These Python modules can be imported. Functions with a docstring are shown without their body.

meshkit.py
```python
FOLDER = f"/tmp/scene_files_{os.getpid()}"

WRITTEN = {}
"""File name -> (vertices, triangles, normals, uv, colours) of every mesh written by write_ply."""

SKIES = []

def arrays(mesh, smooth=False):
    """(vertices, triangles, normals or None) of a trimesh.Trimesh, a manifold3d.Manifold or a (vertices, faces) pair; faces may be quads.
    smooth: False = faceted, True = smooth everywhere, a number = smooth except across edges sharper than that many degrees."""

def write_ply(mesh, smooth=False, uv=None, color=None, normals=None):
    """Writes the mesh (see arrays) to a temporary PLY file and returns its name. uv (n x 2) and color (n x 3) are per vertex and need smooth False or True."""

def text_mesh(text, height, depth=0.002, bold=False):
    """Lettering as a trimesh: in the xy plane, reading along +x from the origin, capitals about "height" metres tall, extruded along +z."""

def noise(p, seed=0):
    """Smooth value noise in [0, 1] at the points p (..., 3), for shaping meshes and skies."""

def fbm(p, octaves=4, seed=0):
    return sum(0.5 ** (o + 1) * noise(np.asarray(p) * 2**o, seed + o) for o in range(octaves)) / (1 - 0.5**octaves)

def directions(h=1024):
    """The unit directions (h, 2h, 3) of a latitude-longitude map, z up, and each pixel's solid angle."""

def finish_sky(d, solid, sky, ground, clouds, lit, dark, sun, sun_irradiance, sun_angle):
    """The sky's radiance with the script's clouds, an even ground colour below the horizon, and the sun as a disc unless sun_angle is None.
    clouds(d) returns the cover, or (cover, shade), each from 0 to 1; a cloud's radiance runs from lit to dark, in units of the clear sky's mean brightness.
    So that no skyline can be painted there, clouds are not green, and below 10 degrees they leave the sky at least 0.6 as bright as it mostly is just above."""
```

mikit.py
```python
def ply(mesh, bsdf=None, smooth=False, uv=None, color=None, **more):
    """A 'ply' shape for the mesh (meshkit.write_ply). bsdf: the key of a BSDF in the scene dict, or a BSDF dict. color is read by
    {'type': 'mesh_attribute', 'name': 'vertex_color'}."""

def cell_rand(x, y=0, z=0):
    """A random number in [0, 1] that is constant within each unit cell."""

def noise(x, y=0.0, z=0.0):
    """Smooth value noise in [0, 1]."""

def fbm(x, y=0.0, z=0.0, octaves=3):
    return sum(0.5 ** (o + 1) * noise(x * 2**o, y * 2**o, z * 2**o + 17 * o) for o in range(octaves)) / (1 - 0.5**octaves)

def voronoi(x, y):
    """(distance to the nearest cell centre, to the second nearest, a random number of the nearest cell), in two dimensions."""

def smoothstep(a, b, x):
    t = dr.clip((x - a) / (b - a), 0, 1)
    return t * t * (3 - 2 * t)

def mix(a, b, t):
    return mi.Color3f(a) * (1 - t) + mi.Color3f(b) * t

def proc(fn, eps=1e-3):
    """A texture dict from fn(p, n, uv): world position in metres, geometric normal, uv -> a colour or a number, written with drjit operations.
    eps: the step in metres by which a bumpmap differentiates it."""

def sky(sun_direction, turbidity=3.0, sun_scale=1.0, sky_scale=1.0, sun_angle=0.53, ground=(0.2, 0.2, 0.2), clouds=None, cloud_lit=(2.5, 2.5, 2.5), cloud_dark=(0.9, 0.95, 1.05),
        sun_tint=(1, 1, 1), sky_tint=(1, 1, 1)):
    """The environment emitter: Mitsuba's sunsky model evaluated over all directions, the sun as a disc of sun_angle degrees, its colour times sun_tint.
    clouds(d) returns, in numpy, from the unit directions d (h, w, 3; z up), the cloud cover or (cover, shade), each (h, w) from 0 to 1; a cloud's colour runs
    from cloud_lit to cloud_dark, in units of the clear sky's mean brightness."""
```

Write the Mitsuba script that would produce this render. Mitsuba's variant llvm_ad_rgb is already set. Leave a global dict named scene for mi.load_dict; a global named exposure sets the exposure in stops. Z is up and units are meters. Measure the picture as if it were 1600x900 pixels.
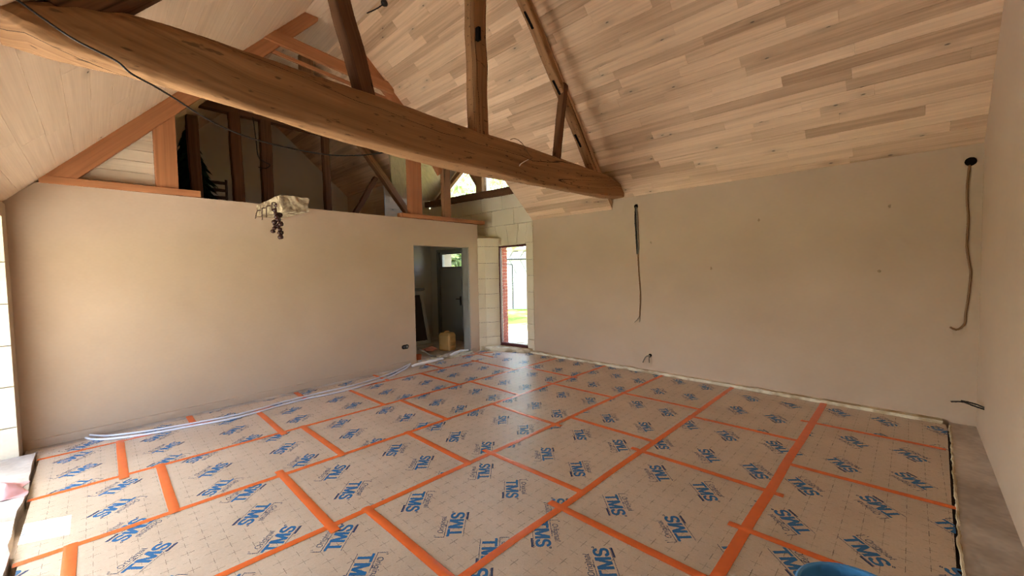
import math, random
import numpy as np
import trimesh
import drjit as dr
import mitsuba as mi
import mikit, meshkit
from mikit import proc, noise, fbm, voronoi, cell_rand, smoothstep, mix
from shapely.geometry import Polygon, box as sbox
from shapely import affinity

T = mi.ScalarTransform4f
scene, labels = {}, {}
rng = random.Random(11)

# ------------------------------------------------------------------ camera
FPX = 636.916
YAW, PITCH, ROLL = math.radians(44.482), math.radians(-2.482), math.radians(-1.1575)
EYE = np.array([0.0, 0.0, 1.67])
Fw = np.array([math.cos(YAW) * math.cos(PITCH), math.sin(YAW) * math.cos(PITCH), math.sin(PITCH)])
Rt = np.array([math.sin(YAW), -math.cos(YAW), 0.0])
Up = np.cross(Rt, Fw)
Up = -Rt * math.sin(ROLL) + Up * math.cos(ROLL)
scene['camera'] = {'type': 'perspective', 'fov_axis': 'x', 'fov': math.degrees(2 * math.atan(800 / FPX)), 'near_clip': 0.02, 'far_clip': 500.0,
                   'to_world': T().look_at(origin=EYE.tolist(), target=(EYE + Fw).tolist(), up=Up.tolist())}

# ------------------------------------------------------------------ light: clear sky and the sun, coming in by the open doorway on the left
exposure = 5.52
SUN = np.array([-0.312, 0.51, 0.80]); SUN /= np.linalg.norm(SUN)
scene['sky'] = mikit.sky(SUN.tolist(), turbidity=8.0, sun_scale=0.0, sky_scale=1.0, ground=(0.3, 0.27, 0.22), sky_tint=(0.99, 1.0, 1.02))
_d, _solid = meshkit.directions()
_b = np.array(scene['sky']['bitmap'])[:, :, :3]
_up = _d[..., 2] > 0
E_SKY = float((_b.mean(-1)[_up] * (_solid * _d[..., 2])[_up]).sum())
SUN_E = 1.5 * E_SKY
scene['sun'] = {'type': 'directional', 'direction': (-SUN).tolist(), 'irradiance': {'type': 'rgb', 'value': [SUN_E * 1.02, SUN_E * 0.97, SUN_E * 0.89]}}


# ------------------------------------------------------------------ materials
def bsdf(key, d, two=True):
    scene[key] = {'type': 'twosided', 'b': d} if two else d
    return key


def rgb(*c):
    return {'type': 'rgb', 'value': list(c)}


def plain(key, c, rough=0.6, metal=0.0, spec=0.4):
    return bsdf(key, {'type': 'principled', 'base_color': rgb(*c), 'roughness': rough, 'metallic': metal, 'specular': spec})


def wood_fn(light, dark, grain=0.35, tone=0.5, knots=0.2, crack=0.0):
    """uv.x = identity + 0.05 + 0.9 * metres along the grain / 12; uv.y = metres across the grain."""
    def fn(p, n, uv):
        i = dr.floor(uv.x)
        s = (uv.x - i - 0.05) * (12 / 0.9)
        t = uv.y
        r, r2 = cell_rand(i, 1), cell_rand(i, 2)
        wav = noise(s * 1.3, t * 7, i * 3.1) * 0.012
        g = fbm(s * 1.1 + r * 40, (t + wav) * 42, i * 1.7, octaves=3)
        f = noise(s * 2.2, (t + wav) * 160, i * 2.3)
        big = noise(s * 0.8 + 9, t * 9, i * 5.1)
        k = dr.clip(tone * (r - 0.5) * 1.3 + 0.42 + grain * ((g - 0.5) * 1.5 + (f - 0.5) * 0.5 + (big - 0.5) * 0.6), 0, 1)
        c = mix(light, dark, k)
        d1, d2, w = voronoi(s * 2.4 + i * 7.3, t * 6.0 + i * 1.9)
        kn = dr.select(w < knots, 1 - smoothstep(0.02, 0.065, d1), 0.0)
        ring = dr.select(w < knots, (1 - smoothstep(0.05, 0.40, d1)) * 0.16, 0.0)
        c = c * (1 - 0.7 * kn) * (1 - ring)
        if crack > 0:
            q = noise(s * 0.22 + r2 * 9, t * 9 + r * 5 + 0.15 * noise(s * 5, 1.0, 2.0), 4.0)
            c = c * (1 - crack * (1 - smoothstep(0.0, 0.018, dr.abs(q - 0.52))))
        return c
    return fn


def wood(key, light, dark, rough=0.55, spec=0.3, **k):
    return bsdf(key, {'type': 'principled', 'base_color': proc(wood_fn(light, dark, **k)), 'roughness': rough, 'specular': spec})


wood('mat_plank', (0.78, 0.57, 0.385), (0.40, 0.25, 0.145), grain=0.46, tone=0.52, knots=0.16)
wood('mat_plank_limed', (0.73, 0.57, 0.42), (0.54, 0.40, 0.28), grain=0.42, tone=0.12, knots=0.05)
wood('mat_plank_loft', (0.74, 0.63, 0.47), (0.52, 0.42, 0.29), grain=0.42, tone=0.4, knots=0.12)
def oak_bump(p, n, uv):
    return 0.011 * fbm(p.x * 5, p.y * 16, p.z * 16, octaves=4) + 0.003 * noise(p.x * 22, p.y * 60, p.z * 60)


def oak_fn(p, n, uv):
    c = wood_fn((0.37, 0.205, 0.095), (0.155, 0.076, 0.032), grain=0.62, tone=0.1, knots=0.10, crack=0.8)(p, n, uv)
    pit = fbm(p.x * 13, p.y * 38, p.z * 38, octaves=3)
    return c * (1 - 0.5 * smoothstep(0.66, 0.80, pit))


bsdf('mat_oak', {'type': 'bumpmap', 'arbitrary': proc(oak_bump, eps=0.004), 'scale': 1.0, 'bsdf': {'type': 'principled', 'base_color': proc(oak_fn), 'roughness': 0.7, 'specular': 0.2}})
wood('mat_oak_dark', (0.165, 0.078, 0.036), (0.055, 0.024, 0.012), grain=0.6, tone=0.3, knots=0.10, crack=0.6, rough=0.7, spec=0.2)
wood('mat_oak_brown', (0.30, 0.155, 0.07), (0.13, 0.06, 0.028), grain=0.6, tone=0.2, knots=0.10, crack=0.7, rough=0.7, spec=0.2)
wood('mat_douglas', (0.45, 0.20, 0.085), (0.28, 0.105, 0.042), grain=0.55, tone=0.25, knots=0.16, rough=0.5)


def plaster_fn(base, var, patch):
    def fn(p, n, uv):
        a = fbm(p.x * 1.3 + 3, p.y * 1.3, p.z * 1.5, octaves=4)
        b = noise(p.x * 55, p.y * 55, p.z * 55)
        return mix(base, var, dr.clip(0.5 + patch * (a - 0.5) * 2 + 0.25 * (b - 0.5), 0, 1))
    return fn


def plaster_bump(p, n, uv):
    return 0.0022 * fbm(p.x * 26, p.y * 26, p.z * 34, octaves=3) + 0.004 * noise(p.x * 5, p.y * 5, p.z * 6)


def plaster(key, base, var, patch=0.6):
    return bsdf(key, {'type': 'bumpmap', 'arbitrary': proc(plaster_bump, eps=0.004), 'scale': 1.0, 'bsdf': {'type': 'diffuse', 'reflectance': proc(plaster_fn(base, var, patch))}})


plaster('mat_plaster', (0.52, 0.40, 0.29), (0.455, 0.345, 0.245))
plaster('mat_plaster_end', (0.64, 0.52, 0.40), (0.58, 0.46, 0.35))
plaster('mat_plaster_pale', (0.78, 0.74, 0.66), (0.72, 0.68, 0.60))
plaster('mat_limestone', (0.72, 0.65, 0.50), (0.62, 0.55, 0.41), patch=0.9)
bsdf('mat_hall_wall', {'type': 'principled', 'base_color': rgb(0.52, 0.50, 0.45), 'roughness': 0.38, 'specular': 0.5})
plain('mat_dent', (0.36, 0.26, 0.17), 0.9, spec=0.1)
plain('mat_mortar', (0.34, 0.29, 0.22), 0.9, spec=0.1)


def concrete_fn(p, n, uv):
    a = fbm(p.x * 3, p.y * 3, p.z * 3, octaves=4)
    b = noise(p.x * 40, p.y * 40, p.z * 40)
    return mix((0.38, 0.33, 0.28), (0.66, 0.60, 0.53), dr.clip(a * 1.6 - 0.35 + 0.3 * (b - 0.5), 0, 1))


def concrete_bump(p, n, uv):
    return 0.010 * fbm(p.x * 14, p.y * 14, p.z * 14, octaves=4)


bsdf('mat_concrete', {'type': 'bumpmap', 'arbitrary': proc(concrete_bump, eps=0.003), 'scale': 1.0, 'bsdf': {'type': 'diffuse', 'reflectance': proc(concrete_fn)}})


def rough_fn(p, n, uv):
    a = fbm(p.x * 9, p.y * 9, p.z * 9, octaves=4)
    return mix((0.42, 0.33, 0.20), (0.72, 0.66, 0.50), smoothstep(0.3, 0.65, a))


bsdf('mat_rough_concrete', {'type': 'bumpmap', 'arbitrary': proc(concrete_bump, eps=0.003), 'scale': 1.6, 'bsdf': {'type': 'diffuse', 'reflectance': proc(rough_fn)}})


def stub_fn(p, n, uv):
    a = fbm(p.x * 16, p.y * 16, p.z * 16, octaves=4)
    return mix((0.22, 0.165, 0.105), (0.50, 0.42, 0.28), smoothstep(0.3, 0.65, a))


bsdf('mat_stub', {'type': 'bumpmap', 'arbitrary': proc(concrete_bump, eps=0.003), 'scale': 2.0, 'bsdf': {'type': 'diffuse', 'reflectance': proc(stub_fn)}})


def panel_fn(p, n, uv):
    i = dr.floor(uv.x)
    s = (uv.x - i - 0.05) * (12 / 0.9)
    t = uv.y
    base = mix((0.50, 0.40, 0.30), (0.44, 0.345, 0.255), noise(p.x * 4, p.y * 4, 2.0))
    fib = noise(s * 160, t * 160, 1.0)
    base = base * (0.95 + 0.1 * fib)
    a, b = s / 0.1 + 0.5 * 0, t / 0.1
    ca, cb = dr.floor(a + 0.5), dr.floor(b + 0.5)
    du, dv = dr.abs(a - ca) * 0.1, dr.abs(b - cb) * 0.1
    par = (ca + cb) - 2 * dr.floor((ca + cb) / 2)
    heavy = dr.select(par < 0.5, 1.0, 0.55)
    ax = dr.select((dv < 0.0016) & (du < 0.034), 1.0, 0.0)
    ay = dr.select((du < 0.0016) & (dv < 0.030), 0.8, 0.0)
    k = dr.maximum(ax * heavy, ay * (1.25 - 0.5 * heavy)) * (0.6 + 0.4 * cell_rand(ca, cb, i))
    return base * (1 - 0.72 * k)


def panel_bump(p, n, uv):
    return 0.0016 * fbm(p.x * 7, p.y * 7, 1.0, octaves=3) + 0.00035 * noise(p.x * 55, p.y * 55, 2.0)


bsdf('mat_panel', {'type': 'bumpmap', 'arbitrary': proc(panel_bump, eps=0.004), 'scale': 1.0,
                   'bsdf': {'type': 'principled', 'base_color': proc(panel_fn), 'roughness': 0.40, 'specular': 0.85}})
bsdf('mat_print', {'type': 'principled', 'base_color': {'type': 'mesh_attribute', 'name': 'vertex_color'}, 'roughness': 0.4, 'specular': 0.4})


def tape_fn(p, n, uv):
    return mix((0.68, 0.145, 0.032), (0.58, 0.11, 0.024), fbm(p.x * 14, p.y * 14, 0.5, octaves=3))


def tape_bump(p, n, uv):
    return 0.0012 * noise(p.x * 30, p.y * 30, 5.0) + 0.0010 * noise(p.x * 9, p.y * 9, 7.0)


bsdf('mat_tape', {'type': 'bumpmap', 'arbitrary': proc(tape_bump, eps=0.002), 'scale': 1.0,
                  'bsdf': {'type': 'principled', 'base_color': proc(tape_fn), 'roughness': 0.28, 'specular': 0.5}})
plain('mat_gap_shade_and_sash', (0.05, 0.035, 0.03), 0.6)  # near-black for the painted shade in the panel gap, also the sash panel
plain('mat_conduit', (0.56, 0.58, 0.62), 0.35)
plain('mat_white_foam', (0.72, 0.71, 0.68), 0.8)
plain('mat_grey_door', (0.30, 0.31, 0.30), 0.35)
plain('mat_grey_frame', (0.20, 0.21, 0.205), 0.4)
plain('mat_black', (0.012, 0.011, 0.011), 0.45)
plain('mat_cable_grey', (0.16, 0.14, 0.11), 0.5)
plain('mat_cable_brown', (0.20, 0.105, 0.045), 0.5)
plain('mat_cable_white', (0.55, 0.50, 0.43), 0.5)
plain('mat_rust_steel', (0.10, 0.062, 0.04), 0.6, 0.3)
plain('mat_bead', (0.035, 0.012, 0.009), 0.4)
plain('mat_door_red', (0.075, 0.018, 0.018), 0.4)
plain('mat_maroon', (0.13, 0.035, 0.045), 0.6)
plain('mat_pink_cloth', (0.60, 0.33, 0.32), 0.9, spec=0.1)
plain('mat_blue_plastic', (0.06, 0.25, 0.52), 0.35)
plain('mat_orange_plastic', (0.55, 0.14, 0.05), 0.45)
plain('mat_chrome', (0.7, 0.7, 0.7), 0.2, 1.0)
plain('mat_white_paint', (0.62, 0.62, 0.61), 0.6)
plain('mat_grey_paint', (0.22, 0.22, 0.20), 0.5)
plain('mat_dark_metal', (0.06, 0.06, 0.065), 0.5, 0.5)
plain('mat_chair', (0.055, 0.024, 0.016), 0.5)
plain('mat_hole', (0.008, 0.006, 0.005), 0.95, spec=0.0)
bsdf('mat_glass', {'type': 'thindielectric', 'int_ior': 1.5}, two=False)


def can_fn(p, n, uv):
    return mix((0.66, 0.44, 0.17), (0.58, 0.36, 0.12), noise(p.x * 12, p.y * 12, p.z * 12))


bsdf('mat_can', {'type': 'principled', 'base_color': proc(can_fn), 'roughness': 0.4, 'specular': 0.5})


def brick_fn(p, n, uv):
    i = dr.floor(uv.x)
    a = noise(p.x * 30, p.y * 30, p.z * 30)
    return mix(mix((0.26, 0.07, 0.045), (0.17, 0.045, 0.035), cell_rand(i, 3)), (0.30, 0.12, 0.08), 0.5 * a)


bsdf('mat_brick', {'type': 'diffuse', 'reflectance': proc(brick_fn)})
plain('mat_brick_mortar', (0.40, 0.37, 0.33), 0.9, spec=0.1)


def ground_fn(p, n, uv):
    a = fbm(p.x * 2.0, p.y * 2.0, 0.0, octaves=4)
    b = noise(p.x * 14, p.y * 14, 0.0)
    grass = mix((0.17, 0.25, 0.055), (0.42, 0.40, 0.12), dr.clip(a * 1.5 - 0.2 + 0.4 * (b - 0.5), 0, 1))
    gravel = mix((0.50, 0.47, 0.41), (0.66, 0.62, 0.55), dr.clip(a + 0.6 * (b - 0.5), 0, 1)) * dr.select(p.x > 3.0, 0.9, 1.0)
    far = dr.sqrt(dr.square(p.x) + dr.square(p.y)) + (a - 0.5) * 1.4
    k = dr.select(p.x > 3.0, smoothstep(12.0, 12.8, far), smoothstep(9.0, 11.0, -p.x + (a - 0.5) * 2))
    return mix(gravel, grass, k)


bsdf('mat_ground', {'type': 'diffuse', 'reflectance': proc(ground_fn)})


def leaf_fn(c1, c2):
    def fn(p, n, uv):
        return mix(c1, c2, cell_rand(dr.floor(p.x * 6), dr.floor(p.y * 6), dr.floor(p.z * 6)))
    return fn


bsdf('mat_leaf', {'type': 'diffuse', 'reflectance': proc(leaf_fn((0.27, 0.38, 0.15), (0.64, 0.70, 0.42)))})
bsdf('mat_needles', {'type': 'diffuse', 'reflectance': proc(leaf_fn((0.008, 0.022, 0.015), (0.018, 0.045, 0.028)))})
plain('mat_bark', (0.12, 0.09, 0.06), 0.9)

# ------------------------------------------------------------------ helpers
ids = [0]


def new_id():
    ids[0] += 1
    return ids[0]


def numbered(name):
    if name not in labels and name not in scene and not any(k.startswith(name + '__') for k in scene):
        return name
    n = 1
    while True:
        k = f'{name}_{n:03d}'
        if k not in labels and k not in scene:
            return k
        n += 1


counts = {}


def obj(name, mesh, mat, parent=None, smooth=False, uv=None, color=None):
    base = f'{parent}__{name}' if parent else name
    n = counts.get(base, 0)
    counts[base] = n + 1
    key = base if n == 0 else f'{base}_{n:03d}'
    scene[key] = mikit.ply(mesh, mat, smooth=smooth, uv=uv, color=color)
    return key


def wobj(name, mw, mat, parent=None, smooth=False):
    return obj(name, mw[0], mat, parent, smooth=smooth, uv=mw[1])


def thing(name, label, cat, group=None):
    n = counts.get(name, 0)
    counts[name] = n + 1
    key = name if n == 0 else f'{name}_{n:03d}'
    labels[key] = {'label': label, 'category': cat}
    if group:
        labels[key]['group'] = group
    return key


def tag(key, label, cat=None, group=None):
    labels[key] = {'label': label}
    if cat:
        labels[key]['category'] = cat
    if group:
        labels[key]['group'] = group
    return key


def struct(key, label):
    labels[key] = {'label': label, 'kind': 'structure', 'category': key.split('_')[0]}
    return key


def bx(x0, x1, y0, y1, z0, z1):
    m = trimesh.creation.box(extents=(x1 - x0, y1 - y0, z1 - z0))
    m.apply_translation(((x0 + x1) / 2, (y0 + y1) / 2, (z0 + z1) / 2))
    return m


def cat(*ms):
    return trimesh.util.concatenate(list(ms))


def frame(o, u, v):
    u = np.array(u, float) / np.linalg.norm(u)
    v = np.array(v, float) / np.linalg.norm(v)
    n = np.cross(u, v)
    m = np.eye(4)
    m[:3, 0], m[:3, 1], m[:3, 2], m[:3, 3] = u, v, n, o
    return m


def slab(poly, fr, t0, t1, uvid=False):
    """the polygon (u, v) of a frame, extruded along its normal from t0 to t1; with uvid also the wood uv (grain along u)."""
    polys = list(getattr(poly, 'geoms', [poly]))
    ms, uvs = [], []
    for g in polys:
        if g.is_empty or g.area < 1e-5:
            continue
        m = trimesh.creation.extrude_polygon(g, t1 - t0, engine='earcut')
        v = m.vertices.copy()
        uvs.append(v[:, :2].copy())
        m.apply_translation((0, 0, t0))
        m.apply_transform(fr)
        ms.append(m)
    m = cat(*ms)
    if not uvid:
        return m
    uv = np.vstack(uvs)
    uv[:, 0] = new_id() + 0.05 + 0.9 * np.clip((uv[:, 0] - uv[:, 0].min()) / 12, 0, 0.999)
    return m, uv


def wplank(poly, fr, t0, t1):
    return slab(poly, fr, t0, t1, True)


def timber(p0, p1, w, d, side, wob=0.0, n=2, cham=0.012, seed=0, taper=1.0, bow=0.0):
    """a squared timber from p0 to p1, w wide along side, d deep across it; returns (mesh, uv) with the grain along it."""
    p0, p1, side = np.array(p0, float), np.array(p1, float), np.array(side, float)
    L = np.linalg.norm(p1 - p0)
    ax = (p1 - p0) / L
    side = side - ax * (side @ ax)
    side /= np.linalg.norm(side)
    oth = np.cross(ax, side)
    c = cham
    a, b = w / 2, d / 2
    sec = [(-a + c, -b), (0, -b), (a - c, -b), (a, -b + c), (a, 0), (a, b - c), (a - c, b), (0, b), (-a + c, b), (-a, b - c), (-a, 0), (-a, -b + c), (-a + c, -b)]
    sec = np.array(sec)
    per = np.concatenate([[0], np.cumsum(np.linalg.norm(np.diff(sec, axis=0), axis=1))])
    V, UV = [], []
    for k in range(n + 1):
        f = k / n
        sc = 1 + (taper - 1) * f
        pts = p0 + ax * L * f + sec[:, :1] * sc * side + sec[:, 1:] * sc * oth + side * bow * math.sin(math.pi * f)
        V.append(pts)
        UV.append(np.stack([np.full(len(sec), f * L), per], 1))
    V, UV = np.vstack(V), np.vstack(UV)
    if wob:
        q = V * 3.2 + seed * 7.1
        disp = np.stack([meshkit.fbm(q, 3, 1) - 0.5, meshkit.fbm(q, 3, 2) - 0.5, meshkit.fbm(q, 3, 3) - 0.5], 1)
        V = V + disp * wob * 2
    M = len(sec)
    Fc = []
    for k in range(n):
        for j in range(M - 1):
            i0 = k * M + j
            Fc += [(i0, i0 + 1, i0 + M + 1), (i0, i0 + M + 1, i0 + M)]
    for k, flip in ((0, True), (n, False)):
        ci = len(V)
        V = np.vstack([V, V[k * M:(k + 1) * M].mean(0)])
        UV = np.vstack([UV, [[UV[k * M, 0], 0.1]]])
        for j in range(M - 1):
            t = (k * M + j, k * M + j + 1, ci)
            Fc.append(t[::-1] if flip else t)
    UV[:, 0] = new_id() + 0.05 + 0.9 * UV[:, 0] / 12
    return trimesh.Trimesh(V, np.array(Fc)[:, ::1], process=False), UV


def spline(pts, m=8):
    P = np.array(pts, float)
    if len(P) < 3:
        return P
    P = np.vstack([2 * P[0] - P[1], P, 2 * P[-1] - P[-2]])
    out = []
    for i in range(1, len(P) - 2):
        for t in np.linspace(0, 1, m, endpoint=False):
            a, b, c, d = P[i - 1], P[i], P[i + 1], P[i + 2]
            out.append(0.5 * (2 * b + (c - a) * t + (2 * a - 5 * b + 4 * c - d) * t * t + (3 * b - a - 3 * c + d) * t ** 3))
    out.append(P[-2])
    return np.array(out)


def tube(pts, r, sides=8, m=6):
    P = spline(pts, m)
    r = np.full(len(P), r) if np.isscalar(r) else np.interp(np.linspace(0, 1, len(P)), np.linspace(0, 1, len(r)), r)
    tan = np.gradient(P, axis=0)
    tan /= np.linalg.norm(tan, axis=1, keepdims=True)
    ref = np.array([0, 0, 1.0]) if abs(tan[0][2]) < 0.8 else np.array([1.0, 0, 0])
    V, Fc = [], []
    u = np.cross(tan[0], ref)
    for i in range(len(P)):
        u = u - tan[i] * (u @ tan[i])
        u /= np.linalg.norm(u)
        w = np.cross(tan[i], u)
        for k in range(sides):
            a = 2 * math.pi * k / sides
            V.append(P[i] + r[i] * (u * math.cos(a) + w * math.sin(a)))
    for i in range(len(P) - 1):
        for k in range(sides):
            a, b = i * sides + k, i * sides + (k + 1) % sides
            Fc += [(a, b, b + sides), (a, b + sides, a + sides)]
    V += [P[0], P[-1]]
    c0, c1 = len(V) - 2, len(V) - 1
    for k in range(sides):
        Fc.append(((k + 1) % sides, k, c0))
        e = (len(P) - 1) * sides
        Fc.append((e + k, e + (k + 1) % sides, c1))
    return trimesh.Trimesh(np.array(V), np.array(Fc), process=False)


def rbox(w, d, h, r, sub=2):
    """a box with rounded edges, standing on z = 0"""
    s = trimesh.creation.icosphere(subdivisions=sub, radius=r)
    pts = [s.vertices + np.array([x * (w / 2 - r), y * (d / 2 - r), z]) for x in (-1, 1) for y in (-1, 1) for z in (r, h - r)]
    return trimesh.convex.convex_hull(np.vstack(pts))


def lathe(prof, n=40):
    return trimesh.creation.revolve(np.array(prof, float), sections=n)


def rotz(m, a, t=(0, 0, 0)):
    m = m.copy()
    m.apply_transform(trimesh.transformations.rotation_matrix(a, (0, 0, 1)))
    m.apply_translation(t)
    return m


def lump(c, size, seed, sub=2, amp=0.5):
    m = trimesh.creation.icosphere(subdivisions=sub, radius=1.0)
    v = np.array(m.vertices)
    v = v * (1 + amp * (meshkit.fbm(v * 1.7 + seed * 5.3, 3, seed)[:, None] - 0.5) * 2)
    m.vertices = v * np.array(size) + np.array(c)
    return m


# ------------------------------------------------------------------ the setting: dimensions in metres, z = 0 on the insulation panels
XD, XB, YC, YL = -0.58, 6.12, -0.485, 11.0       # left wall, right wall, near gable wall, end of the loft
YT = 3.40                                          # the truss: the ceiling steps here
MR, ML = 0.885, 1.056                              # roof pitches, right and left
DY0, DY1, DRZ, DS = 5.40, 8.95, 4.55, 0.535        # dormer: its two cheeks, its ridge, its roof's pitch
DMID = (DY0 + DY1) / 2


def yA(x):
    return 6.24 + 0.05 * x


zRf = lambda x: 2.63 + MR * (6.15 - x)
zRn = lambda x: 2.80 + MR * (6.15 - x)
zLf = lambda x: 3.05 + ML * x
ZR = 5.47

# ---- outside ground
g = trimesh.Trimesh([[-60, -60, -0.13], [90, -60, -0.13], [90, 90, -0.13], [-60, 90, -0.13]], [[0, 1, 2], [0, 2, 3]], process=False)
struct(obj('ground', g, 'mat_ground'), 'sunlit gravel yard turning to grass outside the openings')

# ---- floor slab
sl = obj('floor', bx(XD, XB + 0.02, YC, YL, -0.16, -0.06), 'mat_concrete')
struct(sl, 'bare concrete slab under taped insulation panels')

# ---- walls
frA = frame((0, 6.24, 0), (1, 0.05, 0), (0, 0, 1))          # wall A: normal points to the room
sA = lambda x: x * math.hypot(1, 0.05)
pa = Polygon([(sA(-0.62), -0.10), (sA(5.64), -0.10), (sA(5.64), 2.64), (sA(-0.380), 2.64), (sA(-0.64), 2.385)])
pa = pa.difference(Polygon([(sA(4.03), -0.2), (sA(5.36), -0.2), (sA(5.345), 2.155), (sA(4.04), 2.165)]))
wa = obj('wall_back', slab(pa, frA, -0.16, 0.0), 'mat_plaster')
struct(wa, 'long beige plastered partition wall with a doorway, below the open loft')
# uneven foot of the plaster of the back wall, above the panels
lips = []
for a, b in ((-0.55, 4.0), (5.37, 5.6)):
    xs = np.arange(a, b, 0.07)
    z = [0.018 + 0.03 * meshkit.fbm(np.array([x * 5, 1.0, 2.0]), 3, 4) for x in xs]
    P = Polygon([(sA(x), 0.075) for x in xs[::-1]] + [(sA(x), zz) for x, zz in zip(xs, z)])
    lips.append(slab(P, frA, 0.0, 0.012))
obj('plaster_lip', cat(*lips), 'mat_plaster', wa)

# left wall with the open doorway
frD = frame((XD, 0, 0), (0, 1, 0), (0, 0, 1))               # u = y, v = z, normal = +x (into the room)
OD0, OD1, ODZ = 1.9, 5.95, 2.26
pdn = sbox(YC - 0.3, -0.16, YT + 0.05, 2.40).difference(sbox(OD0, -0.2, OD1, ODZ))
pdf = sbox(YT + 0.05, -0.16, YL + 0.3, 2.40).difference(sbox(OD0, -0.2, OD1, ODZ))
wl = obj('wall_left', cat(slab(pdn, frD, -0.5, 0.0), slab(pdf, frD, -0.5, 0.0)), 'mat_plaster')
struct(wl, 'left eaves wall, a narrow plaster strip beside the open doorway')
zc = [-0.1, 0.31, 0.69, 1.07, 1.455, 1.84, ODZ]
for a, b in zip(zc[:-1], zc[1:]):
    obj('stone_block', bx(XD - 0.5, XD + 0.002, OD1 - 0.035, OD1 - 0.001, a + 0.004, b - 0.004), 'mat_limestone', wl)
xs = np.linspace(OD0, OD1 - 0.04, 30)
edge = [(-0.475 + 0.05 * (meshkit.fbm(np.array([y * 4, 0.3, 5.0]), 3, 3) - 0.5) + 0.022 * (6 - y) / 2, y) for y in xs]
thr = Polygon([(XD - 0.55, xs[0])] + edge + [(XD - 0.55, xs[-1])])
m = slab(thr, frame((0, 0, 0), (1, 0, 0), (0, 1, 0)), -0.12, 0.032)
st = obj('trim_1', m, 'mat_concrete')
struct(st, 'rough pale stone threshold of the open doorway at the left edge')

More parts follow.
